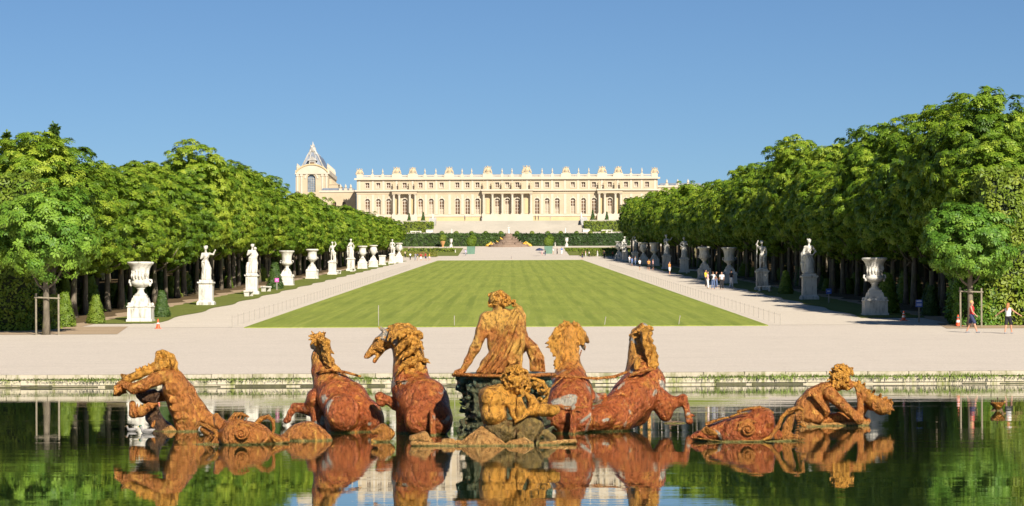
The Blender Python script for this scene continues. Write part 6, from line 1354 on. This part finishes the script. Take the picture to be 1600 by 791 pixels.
# group standing on the right avenue
GP = 'visitors standing on the right avenue'
for px, d, a in ((1103, 271, ('person in a yellow top and dark trousers in the right avenue group', 'yellow', 'black', 'black_hair', 'trousers', 1.8)), (1106, 262, ('person in pink shirt and white trousers beside the one in yellow', 'pink', 'white', 'brown', 'trousers', 1.75)),
                 (1114.5, 258, ('person in white shirt, denim trousers and black backpack in the right avenue group', 'white', 'denim', 'brown', 'trousers', 1.78)), (1128, 257, ('person in a long white top and black leggings in the right avenue group', 'white', 'black', 'black_hair', 'trousers', 1.78)),
                 (1143, 266, ('person in black top and white trousers before the white urn', 'black', 'white', 'black_hair', 'trousers', 1.85)), (1119.5, 266, ('person in dark clothes standing behind the group on the right avenue', 'black', 'denim', 'black_hair', 'trousers', 1.7))):
    person(G(px, d), *a, step=.07, rz=random.Random(px).uniform(-.6, 3.6), group=GP, vox=.035, bag='black' if 'backpack' in a[0] else None)
GW = 'visitors farther along the right avenue'
for px, d, a in ((1000, 398, ('person in white shirt and black shorts walking left of the bright statue', 'white', 'black', 'black_hair', 'shorts', 1.8)), (1014, 392, ('person in orange top and black shorts walking left of the bright statue', 'orange', 'black', 'brown', 'shorts', 1.8)),
                 (1020.5, 398, ('person in pink dress walking just left of the bright statue', 'pink', 'black', 'brown', 'skirt', 1.7)), (1046.5, 352, ('person bare armed in brown and white walking before the bright statue', 'orange', 'white', 'brown', 'shorts', 1.8)),
                 (988, 448, ('person in blue crouched walking in shade far on the right', 'blue', 'denim', 'brown', 'shorts', 1.6)), (984, 470, ('person in pale shirt in shade far on the right', 'white', 'grey', 'brown', 'trousers', 1.7)), (993, 452, ('person in grey beside the one in blue far on the right', 'grey', 'denim', 'brown', 'trousers', 1.7)),
                 (910.5, 572, ('person in dark top and red bag at the far right lawn corner', 'black', 'navy', 'brown', 'shorts', 1.6)), (944.5, 590, ('person dressed in black alone at the far right beyond the lawn', 'black', 'black', 'black_hair', 'trousers', 1.9)),
                 (958, 600, ('person in red top far right near the flower bed', 'red', 'black', 'brown', 'trousers', 1.7))):
    person(G(px, d), *a, step=.12, rz=random.Random(px * 3).uniform(0, 6), group=GW, vox=.05)
GLf = 'visitors at the far end of the left avenue'
for px, d, a in ((641.5, 575, ('person in white shirt and black trousers, leftmost of the far left walkers', 'white', 'black', 'black_hair', 'trousers', 1.7)), (633.5, 610, ('person in black standing behind the farthest left urn', 'khaki', 'black', 'black_hair', 'trousers', 1.7)), (649.5, 560, ('person in grey top among the far left walkers', 'grey', 'grey', 'brown', 'trousers', 1.75)), (653, 568, ('person in navy top beside the grey clad walker at far left', 'navy', 'khaki', 'black_hair', 'shorts', 1.7)),
                 (658, 553, ('person in red top and dark shorts, left of two in red', 'red', 'white', 'black_hair', 'shorts', 1.75)), (665.5, 560, ('person in red top and navy trousers, right of two in red', 'red', 'navy', 'black_hair', 'shorts', 1.8)), (671.5, 563, ('person in yellow top, rightmost of the far left walkers', 'yellow', 'pink', 'brown', 'skirt', 1.7))):
    person(G(px, d), *a, step=.12, rz=random.Random(px * 3).uniform(0, 6), group=GLf, vox=.05)
GB = 'visitors beyond the end of the lawn'
for px, d, a in ((865, 630, ('person in white shirt and khaki shorts right of the green tub', 'white', 'khaki', 'brown', 'shorts', 1.65)), (871, 630, ('person all in black, middle of three right of the green tub', 'black', 'black', 'black_hair', 'trousers', 1.7)), (878.3, 630, ('person in blue top and white trousers right of the green tub', 'blue', 'white', 'brown', 'trousers', 1.8)), (847.5, 622, ('person in pale pink seated by the dark umbrella', 'pink', 'pink', 'brown', 'shorts', 1.3)), (852.5, 620, ('person in black beside the right green tub', 'black', 'navy', 'black_hair', 'trousers', 1.5)), (728, 622, ('person in white and grey leaning beside the left green tub', 'lilac', 'grey', 'black_hair', 'trousers', 1.6)), (799.5, 588, ('tiny child in grey at the centre beyond the lawn', 'grey', 'grey', 'brown', 'shorts', .8)), (915.5, 608, ('person in pink near the right flower bed', 'pink', 'white', 'brown', 'trousers', 1.6)), (921, 608, ('person in dark trousers beside the one in pink at the right bed', 'white', 'black', 'brown', 'trousers', 1.5)), (934, 612, ('person in white near the right flower bed', 'white', 'white', 'brown', 'trousers', 1.6))):
    person(G(px, d), *a, step=.1, rz=random.Random(px * 3).uniform(0, 6), group=GB, vox=.05)
for px, a in ((727, ('person in dark clothes at the top of the staircase, left of centre', 'navy', 'black', 'black_hair', 'trousers', 1.8)), (753.5, ('person in dark grey on the terrace below the portico', 'black', 'grey', 'brown', 'trousers', 1.7)), (837, ('person in black, left of the pair at the top of the staircase', 'black', 'black', 'black_hair', 'trousers', 1.75)), (841.8, ('person in dark brown, right of the pair at the top of the staircase', 'black', 'navy', 'brown', 'trousers', 1.75)), (860.5, ('person in grey at the top of the staircase, right of centre', 'grey', 'khaki', 'brown', 'trousers', 1.6))):
    p = W(px, 343, 792.5); p.z = z1; person(p, *a, step=.05, rz=1, group='visitors at the top of the staircase', vox=.06)
# dark umbrella
p = G(843.5, 618); r = empty('umbrella', p, 'open dark blue umbrella held low beside the right green tub', 'umbrella'); b = MB(); b.lathe([(1.0, 1.35), (.85, 1.6), (.5, 1.85), (.02, 1.98)], 8); b.build('canopy', cl('navy', C_['navy']), r); b = MB(); b.tube([(0, 0, .9), (0, 0, 2.05)], .02, 5); b.build('shaft', M['post'], r)
